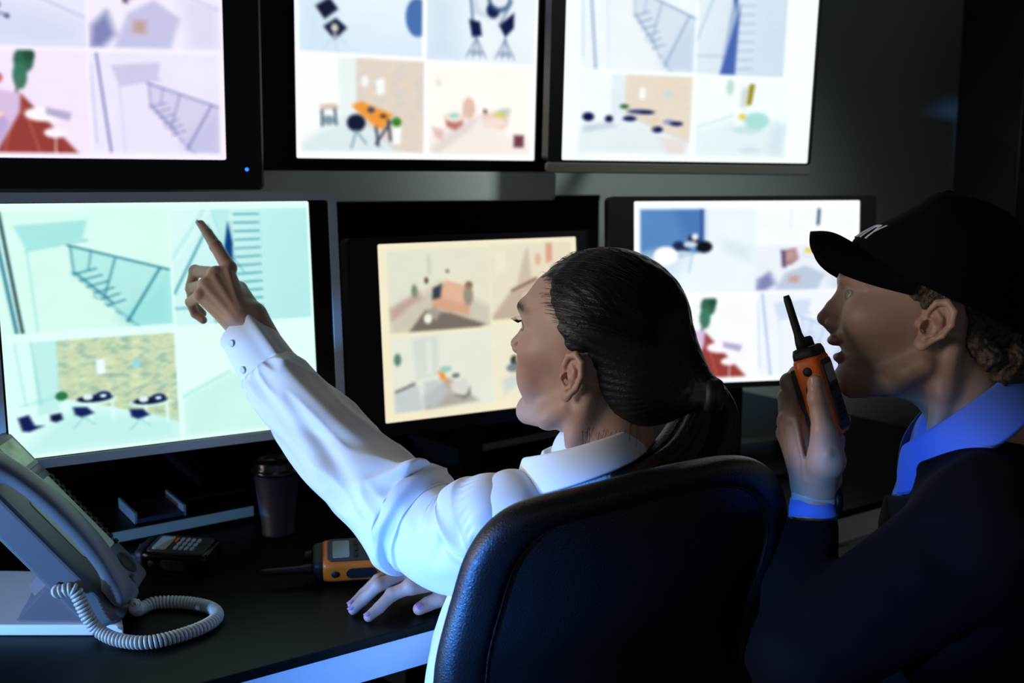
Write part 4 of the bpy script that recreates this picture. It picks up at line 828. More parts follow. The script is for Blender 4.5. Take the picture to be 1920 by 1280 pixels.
def bump1(x, c, w_): return np.exp(-((x-c)/w_)**2)
for i in range(NS):
    t = tpar[i]; T_ = Tn[i]; vc = unit(-FW*1.0 - T_*(-FW@T_)); uu = np.cross(T_, vc)
    if uu @ UP < 0: uu = -uu
    a = ang; A_ = np.where(a > np.pi, a-2*np.pi, a)          # 0 towards the viewer, +90 deg up
    pts0 = Sx[i, :3] + rad_s[i]*(np.cos(a)[:, None]*vc + np.sin(a)[:, None]*uu)
    on_cuff = 1/(1+math.exp(max(-50, min(50, (t-cuff_t-.15)/.06)))); fore = 1/(1+math.exp((t-8.9)/.25)); grow = min(1, max(0, (t-cuff_t)/1.0))
    n1 = fnoise(np.stack([np.cos(a)*1.2, np.sin(a)*1.2, np.full(NA, t*.55)], 1), 2.6, 31); n2 = fnoise(np.stack([np.cos(a-.35*t), np.sin(a-.35*t), np.full(NA, t*.35)], 1), 3.4, 32)
    dsp = (1-on_cuff)*grow*(.0075*(1-np.abs(n1)*1.8)*fore + .0055*(.5-np.abs(n2)*1.5)*fore)
    dsp += .0055*bump1(A_, .62, .22)*(1 if t < 4.6 else math.exp(-((t-4.6)/1.2)**2))          # pressed edge of the cuff placket
    dsp += (1-on_cuff)*.0016*np.sin(a*17+2*math.sin(t*5))*math.exp(-((t-2.5)/.55)**2)          # gathers behind the cuff
    dsp += .010*bump1(t, 7.0+.9*A_, .35)*bump1(A_, 1.0, .6) - .009*bump1(t, 7.7+.7*A_, .3)*bump1(A_, .9, .5)   # deep fold over the elbow
    dsp += .008*bump1(t, 8.3-.3*A_, .35)*bump1(A_, 1.2, .5) - .006*bump1(t, 5.2+1.2*A_, .35)*bump1(A_, .2, .7) + .005*bump1(t, 6.2+.9*A_, .3)*bump1(A_, -.1, .8)
    dsp += -.0065*bump1(t, 10.75-.55*(A_-1.2), .09)*bump1(A_, 1.25, .33) + .003*bump1(t, 10.95-.55*(A_-1.2), .12)*bump1(A_, 1.2, .4)      # short pulls on the upper arm
    dsp += -.0060*bump1(t, 11.7+.5*np.sin(A_*2), .16)*bump1(A_, .55, .5) + .0085*bump1(t, 12.5-.3*A_, .30)*bump1(A_, .9, .6) - .006*bump1(t, 12.1-.9*(A_-.4), .14)*bump1(A_, .1, .5)
    dsp += .0015*np.sin(A_*34)*bump1(t, 13.6, .25) + .012*bump1(t, 12.7, .5)*bump1(A_, 1.5, .45)
    dsp += .0028*fnoise(np.stack([np.cos(a)*2, np.sin(a)*2, np.full(NA, t*.8)], 1), 3.0, 33)*(1-on_cuff)
    r_ = rad_s[i]+dsp; rows.append(Sx[i, :3] + r_[:, None]*(np.cos(a)[:, None]*vc*(1.0 if t > 3 else .86) + np.sin(a)[:, None]*uu))
inn = [rows[j] + (Sx[j, :3]-rows[j])*.05 for j in range(0, 40, 4)][::-1]
sl = MB(); sl.rings(inn+rows, caps=False)
# collar: fold-down leaf round the neck
def collar(N, f, l, rad_x, rad_y, pts, thick=.0022, n=100):
    """pts = (angle deg from front, top height, bottom height, outward at bottom); open at the front"""
    tb = np.array(pts, float); aa = np.linspace(tb[0, 0], tb[-1, 0], n); up_ = unit(np.cross(l, -f)); up_ = up_ if up_[2] > 0 else -up_
    prof = []
    for a in aa:
        hi, lo, out = (np.interp(a, tb[:, 0], tb[:, k]) for k in (1, 2, 3)); t = math.radians(a); dr = f*math.cos(t)*rad_y + l*math.sin(t)*rad_x; dn = unit(dr); q = N + dr
        row = [q + up_*(lo*.9) - dn*.004, q + up_*(hi-.004) - dn*.002, q + up_*hi + dn*.0005, q + up_*(hi-.001) + dn*.003, q + up_*(hi*.6+lo*.4) + dn*(.004+out*.45), q + up_*lo + dn*(.004+out), q + up_*lo + dn*(.004+out-thick), q + up_*(hi*.6+lo*.4) + dn*(.002+out*.4)]
        prof.append(row)
    return prof
cN = NW + np.array([-0.030, .002, .002])
cw = MB(); cf = unit([-.84, .50, -.24]); cl_ = unit(np.cross([0, 0, 1.], cf))
cw.rings(collar(cN, cf, cl_, .064, .078, [(22, .004, -.044, .020), (45, .010, -.042, .016), (80, .014, -.036, .014), (130, .020, -.024, .010), (180, .024, -.012, .010), (230, .020, -.018, .010), (290, .014, -.028, .014), (338, .004, -.034, .020)]), caps=True)
shirt = MB(); shirt.add(sv, sf)
shirt_o = shirt.build('shirt', M['white_shirt'], woman)
tag(sl.build('sleeve', M['white_shirt'], woman), 'loose sleeve of the outstretched arm, buttoned at the cuff')
tag(cw.build('collar', M['white_shirt'], woman, sub=1), 'turned-down collar')
# two cuff buttons
for bx, by in ((437, 660), (458, 692)):
    i0 = 12 if by < 670 else 34; k = int(np.argmin(np.linalg.norm(rows[i0]-P(bx, by, 1.6), axis=1))); nrm = unit(rows[i0][k]-Sx[i0, :3])
    MB().lathe([(.0005, 0), (.0055, 0), (.006, .0012), (.0048, .0022), (.0005, .0016)], rows[i0][k]+nrm*.0005, 18, frame(nrm, (1, 0, 0))).build('button', mat('pale_button', (.6, .68, .75), .25), woman)
# ---- pointing hand (left)
def hand_pts(lst): return [P(*a) for a in lst]
tipD = 1.715
f_idx = hand_pts([(430, 503, 1.672), (405, 462, 1.690), (389, 437, 1.702), (376.5, 419.5, 1.712)])
f_mid = hand_pts([(405, 513, 1.664), (366, 508, 1.700), (358, 535, 1.712), (368, 556, 1.706)])
f_rng = hand_pts([(386, 533, 1.655), (359, 541, 1.690), (362, 572, 1.704), (379, 588, 1.700)])
f_pky = hand_pts([(376, 553, 1.648), (357, 566, 1.678), (366, 588, 1.690), (381, 600, 1.688)])
wr = P(468, 612, 1.645)
def hand_l(p):
    d = cone(p, P(452, 592, 1.648), P(425, 510, 1.668), .019, .0125)
    d = smin(d, cone(p, P(449, 594, 1.646), P(402, 520, 1.660), .019, .0125), .014)
    d = smin(d, cone(p, P(444, 600, 1.644), P(388, 538, 1.653), .018, .0120), .014)
    d = smin(d, cone(p, P(440, 604, 1.644), P(379, 556, 1.650), .016, .0110), .012)
    d = smin(d, cone(p, P(475, 592, 1.655), P(447, 545, 1.680), .018, .015), .008)           # thumb side of the palm
    d = smin(d, chain(p, [P(447, 545, 1.685), P(415, 545, 1.712), P(390, 556, 1.722)], [.014, .010, .0085], .006), .006)
    d = smin(d, cone(p, P(455, 596, 1.648), P(520, 700, 1.62), .0245, .028), .010)
    d = smin(d, cone(p, P(478, 590, 1.652), P(530, 690, 1.63), .018, .022), .010)
    for c, r in ((f_idx, (.0118, .0098, .0082, .0064)), (f_mid, (.0108, .0093, .0082, .0074)), (f_rng, (.0100, .0088, .0078, .0070)), (f_pky, (.0092, .0080, .0070, .0063))): d = smin(d, chain(p, c, r, .002), .0035)
    for c, k in ((f_idx[0], .0115), (f_mid[0], .0118), (f_rng[0], .011), (f_pky[0], .0102)): d = smin(d, sph(p, c-FW*.0015, k), .004)
    for c, k in ((f_idx[1], .0098), (f_mid[1], .0100), (f_rng[1], .0094)): d = smin(d, sph(p, c, k), .003)
    for a_, b_ in ((P(452, 588, 1.627), P(428, 507, 1.657)), (P(448, 592, 1.625), P(403, 520, 1.648)), (P(442, 598, 1.624), P(388, 540, 1.642))): d = smin(d, cone(p, a_, b_, .0008, .0020), .007)
    return d
lo, hi = bbox(f_idx+f_mid+f_pky+[P(530, 700, 1.62)], .035)
v, q4 = nets(hand_l, lo, hi, .0016)
def hand_tone(v, base, red_pts, k=.4):
    c = np.tile(np.array(base), (len(v), 1))
    for r in red_pts: m = (k*np.exp(-(np.linalg.norm(v-r, axis=1)/.010)**2))[:, None]; c = c*(1-m) + np.array(base)*[1.0, .62, .56]*m
    return c
tag(mk('hand', v, q4, M['skin'], woman, col=hand_tone(v, (.47, .30, .23), [f_idx[-1], f_idx[1], f_idx[0], f_mid[0], f_mid[1], f_rng[0], f_pky[0]])), 'pointing hand with the index finger stretched out')
def nail(c, tip_dir, out, parent, L=.0105, W=.0088, r=.0072):
    """curved nail plate seated on a fingertip"""
    tip_dir = unit(tip_dir); out = unit(np.array(out)-tip_dir*(np.array(out)@tip_dir)); sd = np.cross(tip_dir, out); V = []; n, m = 9, 11
    for i in range(n):
        s_ = -1+2*i/(n-1)
        for j in range(m):
            t = -1+2*j/(m-1); wj = W/2*math.sqrt(max(0, 1-abs(t)**4*.75)); V.append(c + tip_dir*(t*L/2+.0012) + sd*s_*wj + out*(math.sqrt(max(1e-9, r*r-(s_*wj)**2))+.0006-.0006*t*t))
    V = np.array(V); F_ = [(i*m+j, i*m+j+1, (i+1)*m+j+1, (i+1)*m+j) for i in range(n-1) for j in range(m-1)]
    o = mk('nail', V, F_, M['nail'], parent); s = o.modifiers.new('s', 'SOLIDIFY'); s.thickness = .0007; s.offset = 0; return o
hl = bpy.data.objects['hand']
nail(f_idx[-1], f_idx[-1]-f_idx[-2], -FW-R_*.7, hl, r=.0060, W=.0082)
# ---- hand resting on the desk (right)
i_ = [P_on(771, 1099, .792), P_on(735, 1114, .781), P_on(711, 1139, .7665), P_on(691, 1156, .7585)]
m_ = [P_on(764, 1080, .795), P_on(709, 1096, .792), P_on(681, 1124, .770), P_on(662, 1143, .7585)]
r_f = [P_on(765, 1067, .791), P_on(709, 1087, .789), P_on(682, 1112, .769), P_on(660, 1133, .7585)]
p_f = [P_on(775, 1060, .784), P_on(730, 1073, .782), P_on(708, 1090, .769), P_on(692, 1102, .7585)]
t_f = [P_on(850, 1100, .782), P_on(826, 1122, .770), P_on(802, 1132, .7640), P_on(786, 1141, .7615)]
wr_r = P_on(850, 1075, .795)
def hand_r(p):
    d = cone(p, wr_r, i_[0], .021, .0128)
    for c in (m_[0], r_f[0], p_f[0]): d = smin(d, cone(p, wr_r+(c-i_[0])*.35, c, .020, .0122), .007)
    d = smin(d, cone(p, wr_r, t_f[0], .02, .017), .008)
    for c, r in ((i_, (.0108, .0096, .0086, .0072)), (m_, (.0110, .0098, .0086, .0072)), (r_f, (.0104, .0092, .0080, .0068)), (p_f, (.0094, .0082, .0072, .006)), (t_f, (.0150, .0118, .0106, .0092))): d = smin(d, chain(p, c, r, .002), .003)
    for c in (i_[0], m_[0]): d = smin(d, sph(p, c+[0, 0, .001], .0118), .004)
    for c in (i_[1], m_[1]): d = smin(d, sph(p, c, .0103), .003)
    d = smin(d, cone(p, wr_r, wr_r+unit([.5, -.12, .02])*.20, .026, .034), .01)
    return smax(d, .7505-p[:, 2], .001)
lo, hi = bbox(i_+m_+r_f+p_f+t_f+[wr_r+np.array([.2, -.05, 0])], .04)
v, q4 = nets(hand_r, lo, hi, .0018)
hr = tag(mk('hand', v, q4, M['skin'], woman, col=hand_tone(v, (.47, .30, .24), [i_[0], i_[1], m_[1], t_f[-1], i_[-1]])), 'hand resting on the desk, fingers spread')
zup = np.array([0, 0, 1.])
nail(i_[-1], i_[-1]-i_[-2]+[0, 0, .002], zup-FW*.4-R_*.2, hr, r=.0070); nail(m_[-1], m_[-1]-m_[-2]+[0, 0, .002], zup-FW*.3-R_*.2, hr, r=.0070); nail(r_f[-1], r_f[-1]-r_f[-2]+[0, 0, .002], zup-FW*.3-R_*.3, hr, r=.0066)
nail(t_f[-1]+[0, 0, 0], t_f[-1]-t_f[-2], zup-FW*1.2, hr, L=.013, W=.0115, r=.0090)
# right sleeve and the legs under the desk
def sleeve_r(p):
    a_ = wr_r+unit([.5, -.12, .02])*.035; el_ = P(1010, 1090, 1.60)
    d = chain(p, [a_, el_, SRw-[0, 0, .03]], [.038, .052, .065], .03)
    return d - .004*fnoise(p, 55, 41)
lo, hi = bbox([wr_r, P(1010, 1090, 1.60), SRw], .08); v, q4 = nets(sleeve_r, lo, hi, .005)
tag(mk('sleeve', v, q4, M['white_shirt'], woman), 'sleeve of the arm on the desk')
M['trousers'] = mat('black_trousers', (.008, .008, .010), .9)
def legs_w(p):
    d = ell(p, (.07, 1.36, .54), (.18, .15, .10), Mb)
    for s_ in (1, -1):
        h_ = np.array([.07, 1.36, .535])+lb*.09*s_; k_ = h_+fb*.42-[0, 0, .01]; an = k_*[1, 1, 0]+fb*.03+[0, 0, .08]
        d = smin(d, chain(p, [h_, k_, an], [.082, .060, .045], .02), .03); d = smin(d, cone(p, an-[0, 0, .035], an+fb*.15-[0, 0, .045], .042, .032), .01)
    return smax(d - .002*fnoise(p, 50, 9), .004-p[:, 2], .004)
v, q4 = nets(legs_w, (-.45, 1.1, -.01), (.35, 2.0, .68), .008); mk('trousers', v, q4, M['trousers'], woman)
# ------------------------------------------------------------------ office chairs
def office_chair(label, outline_px, D0, yaw, bow, seat_c, seat_z, group):
    """outline_px: the back's outline in the photo, laid out on a tilted, bowed back panel"""
    a_ = np.array([math.cos(yaw), math.sin(yaw), 0]); n_ = np.array([math.sin(yaw), -math.cos(yaw), 0]); b_ = unit(np.array([0, 0, 1.])+n_*.10)
    n_ = np.cross(a_, b_); C0 = P(*D0)
    t = thing('office_chair', label, 'chair', (seat_c[0], seat_c[1], 0), group)
    uv = []
    for px, py in outline_px:             # meet the panel plane
        d = P(px, py, 1)-CAM; k = ((C0-CAM)@n_)/(d@n_); q = CAM+d*k-C0; uv.append((q@a_, q@b_))
    uv = np.array(uv+[uv[0]]); S = spline(np.c_[uv, np.zeros(len(uv))], 240)[:-1, :2]
    cen = S.mean(0); W_ = S[:, 0].max()-S[:, 0].min()
    def surf(p2, z): x = (p2[:, 0]-cen[0])/(W_/2); return C0 + p2[:, :1]*a_ + p2[:, 1:2]*b_ + (z - bow*(1-x**2)*-1 - bow)[:, None]*n_
    def inset(k, z): p2 = cen + (S-cen)*k; return surf(p2, np.full(len(S), z))
    th = .040
    prof = [(.02, -.5*th), (.55, -.5*th), (.86, -.48*th), (.955, -.38*th), (.99, -.14*th), (1.0, .05*th), (.995, .30*th), (.975, .46*th), (.94, .55*th), (.88, .57*th), (.84, .54*th), (.81, .44*th), (.795, .37*th), (.775, .37*th), (.6, .42*th), (.3, .42*th), (.02, .42*th)]
    prof = spline([(k, z, 0) for k, z in prof], 60)
    MB().rings([inset(min(k, 1.0), z) for k, z, _ in prof]).build('backrest', M['leather'], t)
    k0 = [inset(k, z) for k, z in ((.806, .40*th), (.808, .44*th), (.802, .445*th), (.798, .38*th))]
    ring = np.stack(k0, 1); MB().rings([ring[:, j] for j in (0, 1, 2, 3, 0)], caps=False).build('piping', M['leather'], t)
    sx, sy = seat_c; Ms = np.stack([a_, [-a_[1], a_[0], 0], [0, 0, 1.]], 1)
    rg = []
    for k, z in ((.3, -.045), (.9, -.045), (1.0, -.03), (1.02, 0), (.98, .03), (.85, .045), (.4, .05), (.02, .05)):
        rg.append(np.array([[sx, sy, seat_z-.05+z] + Ms @ np.array([x*k, y*k, 0]) for x, y in rrect(.48, .46, .14, 8)]))
    MB().rings(rg).build('seat', M['leather'], t)
    br = C0 - b_*.30 - n_*.02
    MB().tube(spline([[sx, sy, seat_z-.11], [sx+n_[0]*.16, sy+n_[1]*.16, seat_z-.11], [sx+n_[0]*.27, sy+n_[1]*.27, seat_z-.04], C0-b_*.17+n_*.03], 20), .02, 10).build('back_bracket', M['black_plastic'], t)
    MB().lathe([(.03, 0), (.03, .16), (.022, .16), (.022, seat_z-.095-.1)], (sx, sy, .10), 24).build('gas_column', M['black_plastic'], t)
    for k in range(5):
        an = 2*math.pi*k/5+.3; e = np.array([sx+.29*math.cos(an), sy+.29*math.sin(an), .075])
        lg = MB().tube([[sx, sy, .125], e], [.024, .015], 10).build('base_arm', M['black_plastic'], t)
        MB().lathe([(.008, -.012), (.026, -.012), (.028, 0), (.026, .012), (.008, .012)], (e[0], e[1], .0285), 20, frame((-math.sin(an), math.cos(an), 0), (0, 0, 1))).build('caster', M['rubber'], lg)
    return t
WC = [(838, 1340), (846, 1262), (872, 1150), (898, 1060), (940, 992), (1000, 948), (1100, 915), (1200, 885), (1290, 866), (1370, 857), (1430, 868), (1472, 905), (1492, 965), (1482, 1030), (1458, 1090), (1432, 1160), (1415, 1250), (1405, 1340), (1300, 1420), (1100, 1450), (900, 1420)]
office_chair('black padded leather office chair in the foreground, with the woman in it', WC, (1150, 1090, 1.255), math.radians(28), .035, (.11, 1.30), .50, 'office chairs')
MC = [(1838, 1400), (1832, 1250), (1835, 1120), (1850, 1000), (1885, 925), (1950, 880), (2050, 860), (2150, 870), (2230, 930), (2260, 1050), (2260, 1250), (2240, 1400), (2100, 1460), (1950, 1450)]
office_chair('black office chair at the right edge, behind the man in the jacket', MC, (2040, 1130, 1.26), math.radians(100), .03, (.60, 1.40), .48, 'office chairs')
# ------------------------------------------------------------------ walkie talkies
M['lcd'] = mat('grey_green_display', (.30, .34, .30), .2); M['dark_grey'] = mat('dark_grey_plastic', (.03, .032, .035), .45)
M['key'] = mat('pale_key', (.35, .42, .55), .4); M['lbl'] = mat('printed_mark', (.02, .02, .02), .6)
def walkie(label, cen, fr, group=None, body=None, side=None, keypad=False, s=1.0):
    """frame fr: columns = side normal, front normal, up; body 34 x 56 x 104 mm. The broad front faces +front normal"""
    X, Y, Z = fr[:, 0], fr[:, 1], fr[:, 2]; T = lambda p: cen + s*(X*p[0]+Y*p[1]+Z*p[2])
    t = thing('walkie_talkie', label, 'walkie talkie', cen - Z*0, group); body = body or M['orange']
    # extents: along side normal X +-.028 (width), along front normal Y +-.016 (depth), up Z -.055..+.048
    rg = []
    for z, kx, ky in ((-.056, .86, .8), (-.054, .95, .92), (-.045, 1.0, 1.0), (0.0, .98, .98), (.030, 1.02, 1.0), (.040, 1.0, .98), (.044, .93, .9)):
        rg.append(np.array([T((x*kx, y*ky, z)) for x, y in rrect(.056, .034, .009, 6)]))
    MB().rings(rg).build('body', body, t)
    rg = [np.array([T((x*kx, y*ky, z)) for x, y in rrect(.052, .031, .008, 6)]) for z, kx, ky in ((.040, 1.0, 1.0), (.050, .98, .97), (.056, .88, .86), (.057, .7, .7))]
    MB().rings(rg).build('top_cap', M['rubber'], t)
    F3 = np.stack([X, Y, Z], 1)
    MB().tube([T((.012, -.002, .052)), T((.012, -.002, .064)), T((.0125, -.002, .075)), T((.013, -.002, .118)), T((.013, -.002, .124))], s*np.array([.0072, .0070, .0052, .0046, .0036]), 18).build('antenna', M['rubber'], t)
    MB().lathe([(.001, 0), (.0078*s, 0), (.0072*s, .011*s), (.0055*s, .0135*s), (.001, .014*s)], T((-.013, -.001, .055)), 18, F3).build('knob', M['rubber'], t)
    MB().prism(rrect(.045*s, .088*s, .007*s), .0022*s, np.stack([X, Z, Y], 1), T((0, .0160, -.006))).build('front_panel', M['dark_grey'], t, smooth=False, bevel=.0006)
    MB().prism(rrect(.034*s, .022*s, .003*s), .0010*s, np.stack([X, Z, Y], 1), T((0, .0181, .020))).build('display', M['lcd'], t, smooth=False)
    mk_ = MB()
    if keypad:
        for i in range(3):
            for j in range(4): mk_.prism(rrect(.0085*s, .0052*s, .0016*s, 3, ((-.011+.011*i)*s, (-.000-.0085*j)*s)), .0018*s, np.stack([X, Z, Y], 1), T((0, .0181, -.004)))
        mk_.build('keypad', M['key'], t, smooth=False)
        MB().prism(rrect(.010*s, .004*s, .0015*s, 3, (-.010*s, 0)), .0016*s, np.stack([X, Z, Y], 1), T((0, .0181, .004))).build('talk_key', M['orange'], t, smooth=False)
    else:
        for i in range(3): mk_.prism(rrect(.010*s, .006*s, .0025*s, 4, ((-.012+.012*i)*s, 0)), .0016*s, np.stack([X, Z, Y], 1), T((0, .0181, .001)))
        mk_.build('menu_keys', M['rubber'], t, smooth=False)
        g = MB()
        for j in range(5): g.prism(rrect(.026*s, .0022*s, .001*s, 2, (0, -.006*s*j)), .0012*s, np.stack([X, Z, Y], 1), T((0, .0180, -.014)))
        g.build('speaker_grille', M['rubber'], t, smooth=False)
    for sg in (1, -1):                     # side faces: round button and long oval grip
        Fs = np.stack([Y, Z, X*sg], 1) if sg > 0 else np.stack([-Y, Z, X*sg], 1)
        MB().lathe([(.0005, 0), (.0062*s, 0), (.0055*s, .0016*s), (.0005, .0019*s)], T((sg*.0272, -.0, .028)), 24, Fs).build('side_button', M['rubber'], t)
        MB().prism(rrect(.0165*s, .040*s, .0080*s, 8), .0016*s, Fs, T((sg*.0272, 0, -.006))).build('talk_button', M['rubber'], t, smooth=False, bevel=.0006)
    MB().prism(rrect(.040*s, .080*s, .006*s), -.008*s, np.stack([X, Z, Y], 1), T((0, -.0155, -.006))).build('belt_clip', M['rubber'], t, smooth=False, bevel=.001)
    return t
# held by the man: side towards the viewer, front towards his mouth
rz = unit(UP*.955 - R_*.28 + FW*.05); rf = unit(R_*.86 - FW*.50 - rz*((R_*.86 - FW*.50)@rz)); rs = unit(np.cross(rf, rz)); rs = rs if rs@FW < 0 else -rs
RC = P(1538, 733, 1.335)
walkie('orange and black walkie talkie held up in the hand of the man', RC, np.stack([rs, rf, rz], 1), s=1.02)
# orange one lying on the desk: antenna to the left, front up
zd = unit([-.985, -.17, 0]); yd = unit([.10, -.35, 1.]); yd = unit(yd-zd*(yd@zd)); xd = np.cross(yd, zd); xd = xd if xd[1] < 0 else -xd
q = P_on(668, 1048, .781); walkie('orange and black walkie talkie lying on the desk behind the resting hand', q+[0, 0, 0], np.stack([xd, yd, zd], 1), s=1.18)
# black one with keypad on the desk
zd = unit([-.95, .20, .0]); yd = unit([.18, -.25, 1.]); yd = unit(yd-zd*(yd@zd)); xd = np.cross(yd, zd); xd = xd if xd[1] < 0 else -xd
q = P_on(335, 1040, .775); walkie('black walkie talkie with a pale keypad lying on the desk beside the phone', q, np.stack([xd, yd, zd], 1), body=M['gloss_black'], keypad=True, s=1.12)
# ------------------------------------------------------------------ the man's clothes and hand
fm = unit([-.94, .34, 0]); lm_ = unit([-.34, -.94, 0]); Mm = np.stack([lm_, fm, [0, 0, 1.]], 1)
NM = P(1803, 778, 1.372); SLm = P(1850, 985, 1.235); SRm = P(1790, 930, 1.58); EL = P(1508, 1235, 1.22); WRm = P(1524, 968, 1.33)
TC_ = P(1835, 1120, 1.40)
def torso_m(p, off=0):
    d = ell(p, TC_-[0, 0, .0], (.185, .125, .22), Mm)
    d = smin(d, ell(p, TC_-[-.01, 0, .24], (.17, .125, .24), Mm), .05)
    d = smin(d, chain(p, [SLm+[0, 0, .0], P(1835, 950, 1.31), NM-[0, 0, .125], P(1795, 900, 1.50), SRm], [.068, .062, .062, .06, .066], .02), .04)
    return d - off
def jacket(p):
    d = torso_m(p, .008); d = smin(d, cone(p, SLm-[0, 0, .01], EL, .072, .062), .035)
    d = smin(d, cone(p, SRm-[0, 0, .02], P(1620, 1200, 1.55), .07, .055), .03)
    d = smin(d, chain(p, [EL, P(1510, 1110, 1.28), WRm+[0, 0, .01]], [.058, .044, .026], .02), .012)
    f = 1-np.abs(fnoise(p*[1, 1, 1.5], 24, 51)); d = d - .010*(f-.6) - .0025*fnoise(p, 60, 52)
    w_ = np.linalg.norm(p-(WRm+UP*.004), axis=1)                                # open cuff
    d = smax(d, -(cone(p, WRm+UP*.03, WRm-UP*.02, .029, .029)), .002)
    d = smax(d, (p-(WRm+UP*.0))@UP - .0 - np.where(np.linalg.norm(p-WRm, axis=1) < .08, 0, 9), .002)
    # V opening at the front under the collar
    q = p-P(1690, 905, 1.44); d = smax(d, -ell(p, P(1690, 905, 1.42), (.024, .10, .070), np.stack([unit(R_*.62+UP*.78), unit(FW), unit(-R_*.78+UP*.62)], 1)), .006)
    d = smax(d, -(np.linalg.norm((p-NM)[:, :2], axis=1)-.070+np.abs(p[:, 2]-NM[2]-.03)*.25), .006)
    return d
v, q4 = nets(jacket, (.18, .85, .42), (1.0, 1.78, 1.12), .0055)
mk('jacket', v, q4, M['jacket'], man)
v, q4 = nets(lambda p: smin(torso_m(p, -.006), cone(p, NM-[0, 0, .12], NM+[.004, .004, -.035], .078, .060), .02) - .0025*fnoise(p, 50, 61), (.22, .95, .60), (.98, 1.78, 1.14), .006)
shm = MB().add(v, [tuple(x) for x in q4])
shm.build('shirt', M['blue_shirt'], man)
cfm = unit(fm*.80 - np.array([0, 0, .55])); clm = unit(np.cross([0, 0, 1.], cfm))
cm = MB(); cm.rings(collar(NM, cfm, clm, .077, .088, [(14, .000, -.046, .034), (30, .010, -.046, .028), (60, .018, -.040, .020), (110, .026, -.034, .018), (180, .030, -.020, .012), (250, .024, -.034, .016), (300, .018, -.040, .020), (346, .000, -.046, .034)]), caps=True)
tag(cm.build('collar', M['blue_shirt'], man, sub=1), 'bright blue turned-down shirt collar')
# blue cuff and watch
wup = unit(P(1528, 940, 1.33)-P(1522, 1010, 1.32)); Fw_ = frame(wup, R_)
def band(c, rx, ry, h_, th, nm, m, par, n=48):
    rg = [np.array([c + Fw_ @ np.array([(rx+o_)*math.cos(a), (ry+o_)*math.sin(a), z]) for a in np.linspace(0, 2*np.pi, n, endpoint=False)]) for o_, z in ((-th, 0), (0, 0), (th*.3, h_/2), (0, h_), (-th, h_))]
    return MB().rings(rg, caps=False).build(nm, m, par)
wc = P(1524, 974, 1.33)
tag(band(wc, .0295, .0280, .024, .003, 'shirt_cuff', M['blue_shirt'], man), 'blue shirt cuff')
watch = thing('wristwatch', 'steel mesh-band wristwatch on the raised wrist of the man', 'watch', P(1528, 944, 1.33))
band(P(1526, 943, 1.33), .0275, .0262, .017, .002, 'mesh_band', M['steel'], watch)
wf = frame(unit(R_*.95-FW*.2), UP); MB().lathe([(.001, -.003), (.017, -.003), (.0185, 0), (.017, .006), (.001, .0065)], P(1526, 934, 1.33)+unit(R_*.95-FW*.2)*.0275, 32, wf).build('watch_case', M['black_plastic'], watch)
# left hand round the walkie talkie
ti = [P(1549, 862, 1.288), P(1545, 806, 1.280), P(1533, 748, 1.284), P(1529, 718, 1.286)]
fi = [P(1489, 782, 1.335), P(1480, 716, 1.350), P(1494, 700, 1.382), P(1522, 702, 1.393)]
f2 = [P(1478, 792, 1.362), P(1474, 744, 1.392), P(1506, 734, 1.415), P(1552, 738, 1.402)]
f3 = [P(1476, 812, 1.382), P(1478, 772, 1.408), P(1520, 764, 1.420), P(1574, 764, 1.392)]
f4 = [P(1484, 832, 1.395), P(1490, 802, 1.412), P(1534, 792, 1.412), P(1584, 786, 1.378)]
def hand_m(p):
    d = cone(p, P(1522, 905, 1.335), P(1492, 790, 1.337), .0225, .0145)
    for c in (f2[0], f3[0], f4[0]): d = smin(d, cone(p, P(1522, 900, 1.345), c, .0225, .0140), .008)
    d = smin(d, chain(p, [P(1536, 905, 1.328), ti[0], ti[1]], [.0225, .0215, .0150], .008), .010)
    d = smin(d, cone(p, P(1545, 890, 1.335), P(1560, 825, 1.345), .021, .016), .010)
    d = smin(d, cone(p, P(1528, 900, 1.332), P(1524, 990, 1.33), .0262, .0245), .012)
    for c, r in ((ti, (.0205, .0138, .0112, .0098)), (fi, (.0122, .0106, .0098, .0086)), (f2, (.0122, .0108, .0098, .009)), (f3, (.0115, .0102, .0094, .0084)), (f4, (.0105, .0092, .0084, .0076))): d = smin(d, chain(p, c, r, .003), .004)
    for c, r in ((fi[0], .0130), (f2[0], .0132), (f3[0], .0125), (ti[2], .0120), (fi[1], .0112)): d = smin(d, sph(p, c, r), .004)
    for a_, b_ in ((P(1513, 900, 1.308), P(1492, 785, 1.322)), (P(1505, 895, 1.318), P(1479, 800, 1.345)), (P(1545, 905, 1.303), P(1552, 850, 1.268))): d = smin(d, cone(p, a_, b_, .002, .003), .007)
    return d
lo, hi = bbox(ti+fi+f2+f3+f4+[P(1528, 1000, 1.33)], .035)
v, q4 = nets(hand_m, lo, hi, .0017)
hm = tag(mk('hand', v, q4, M['skin'], man, col=hand_tone(v, (.44, .285, .215), [ti[-1], ti[2], fi[1], fi[0], f2[0], f3[-1], f4[-1]], .35)), 'raised hand closed round the walkie talkie')
M['nail_m'] = mat('natural_nail', (.50, .32, .30), .3)
o = nail(ti[-1], ti[-1]-ti[-2], -FW-R_*.15, hm, L=.013, W=.0125, r=.0096); o.data.materials[0] = M['nail_m']
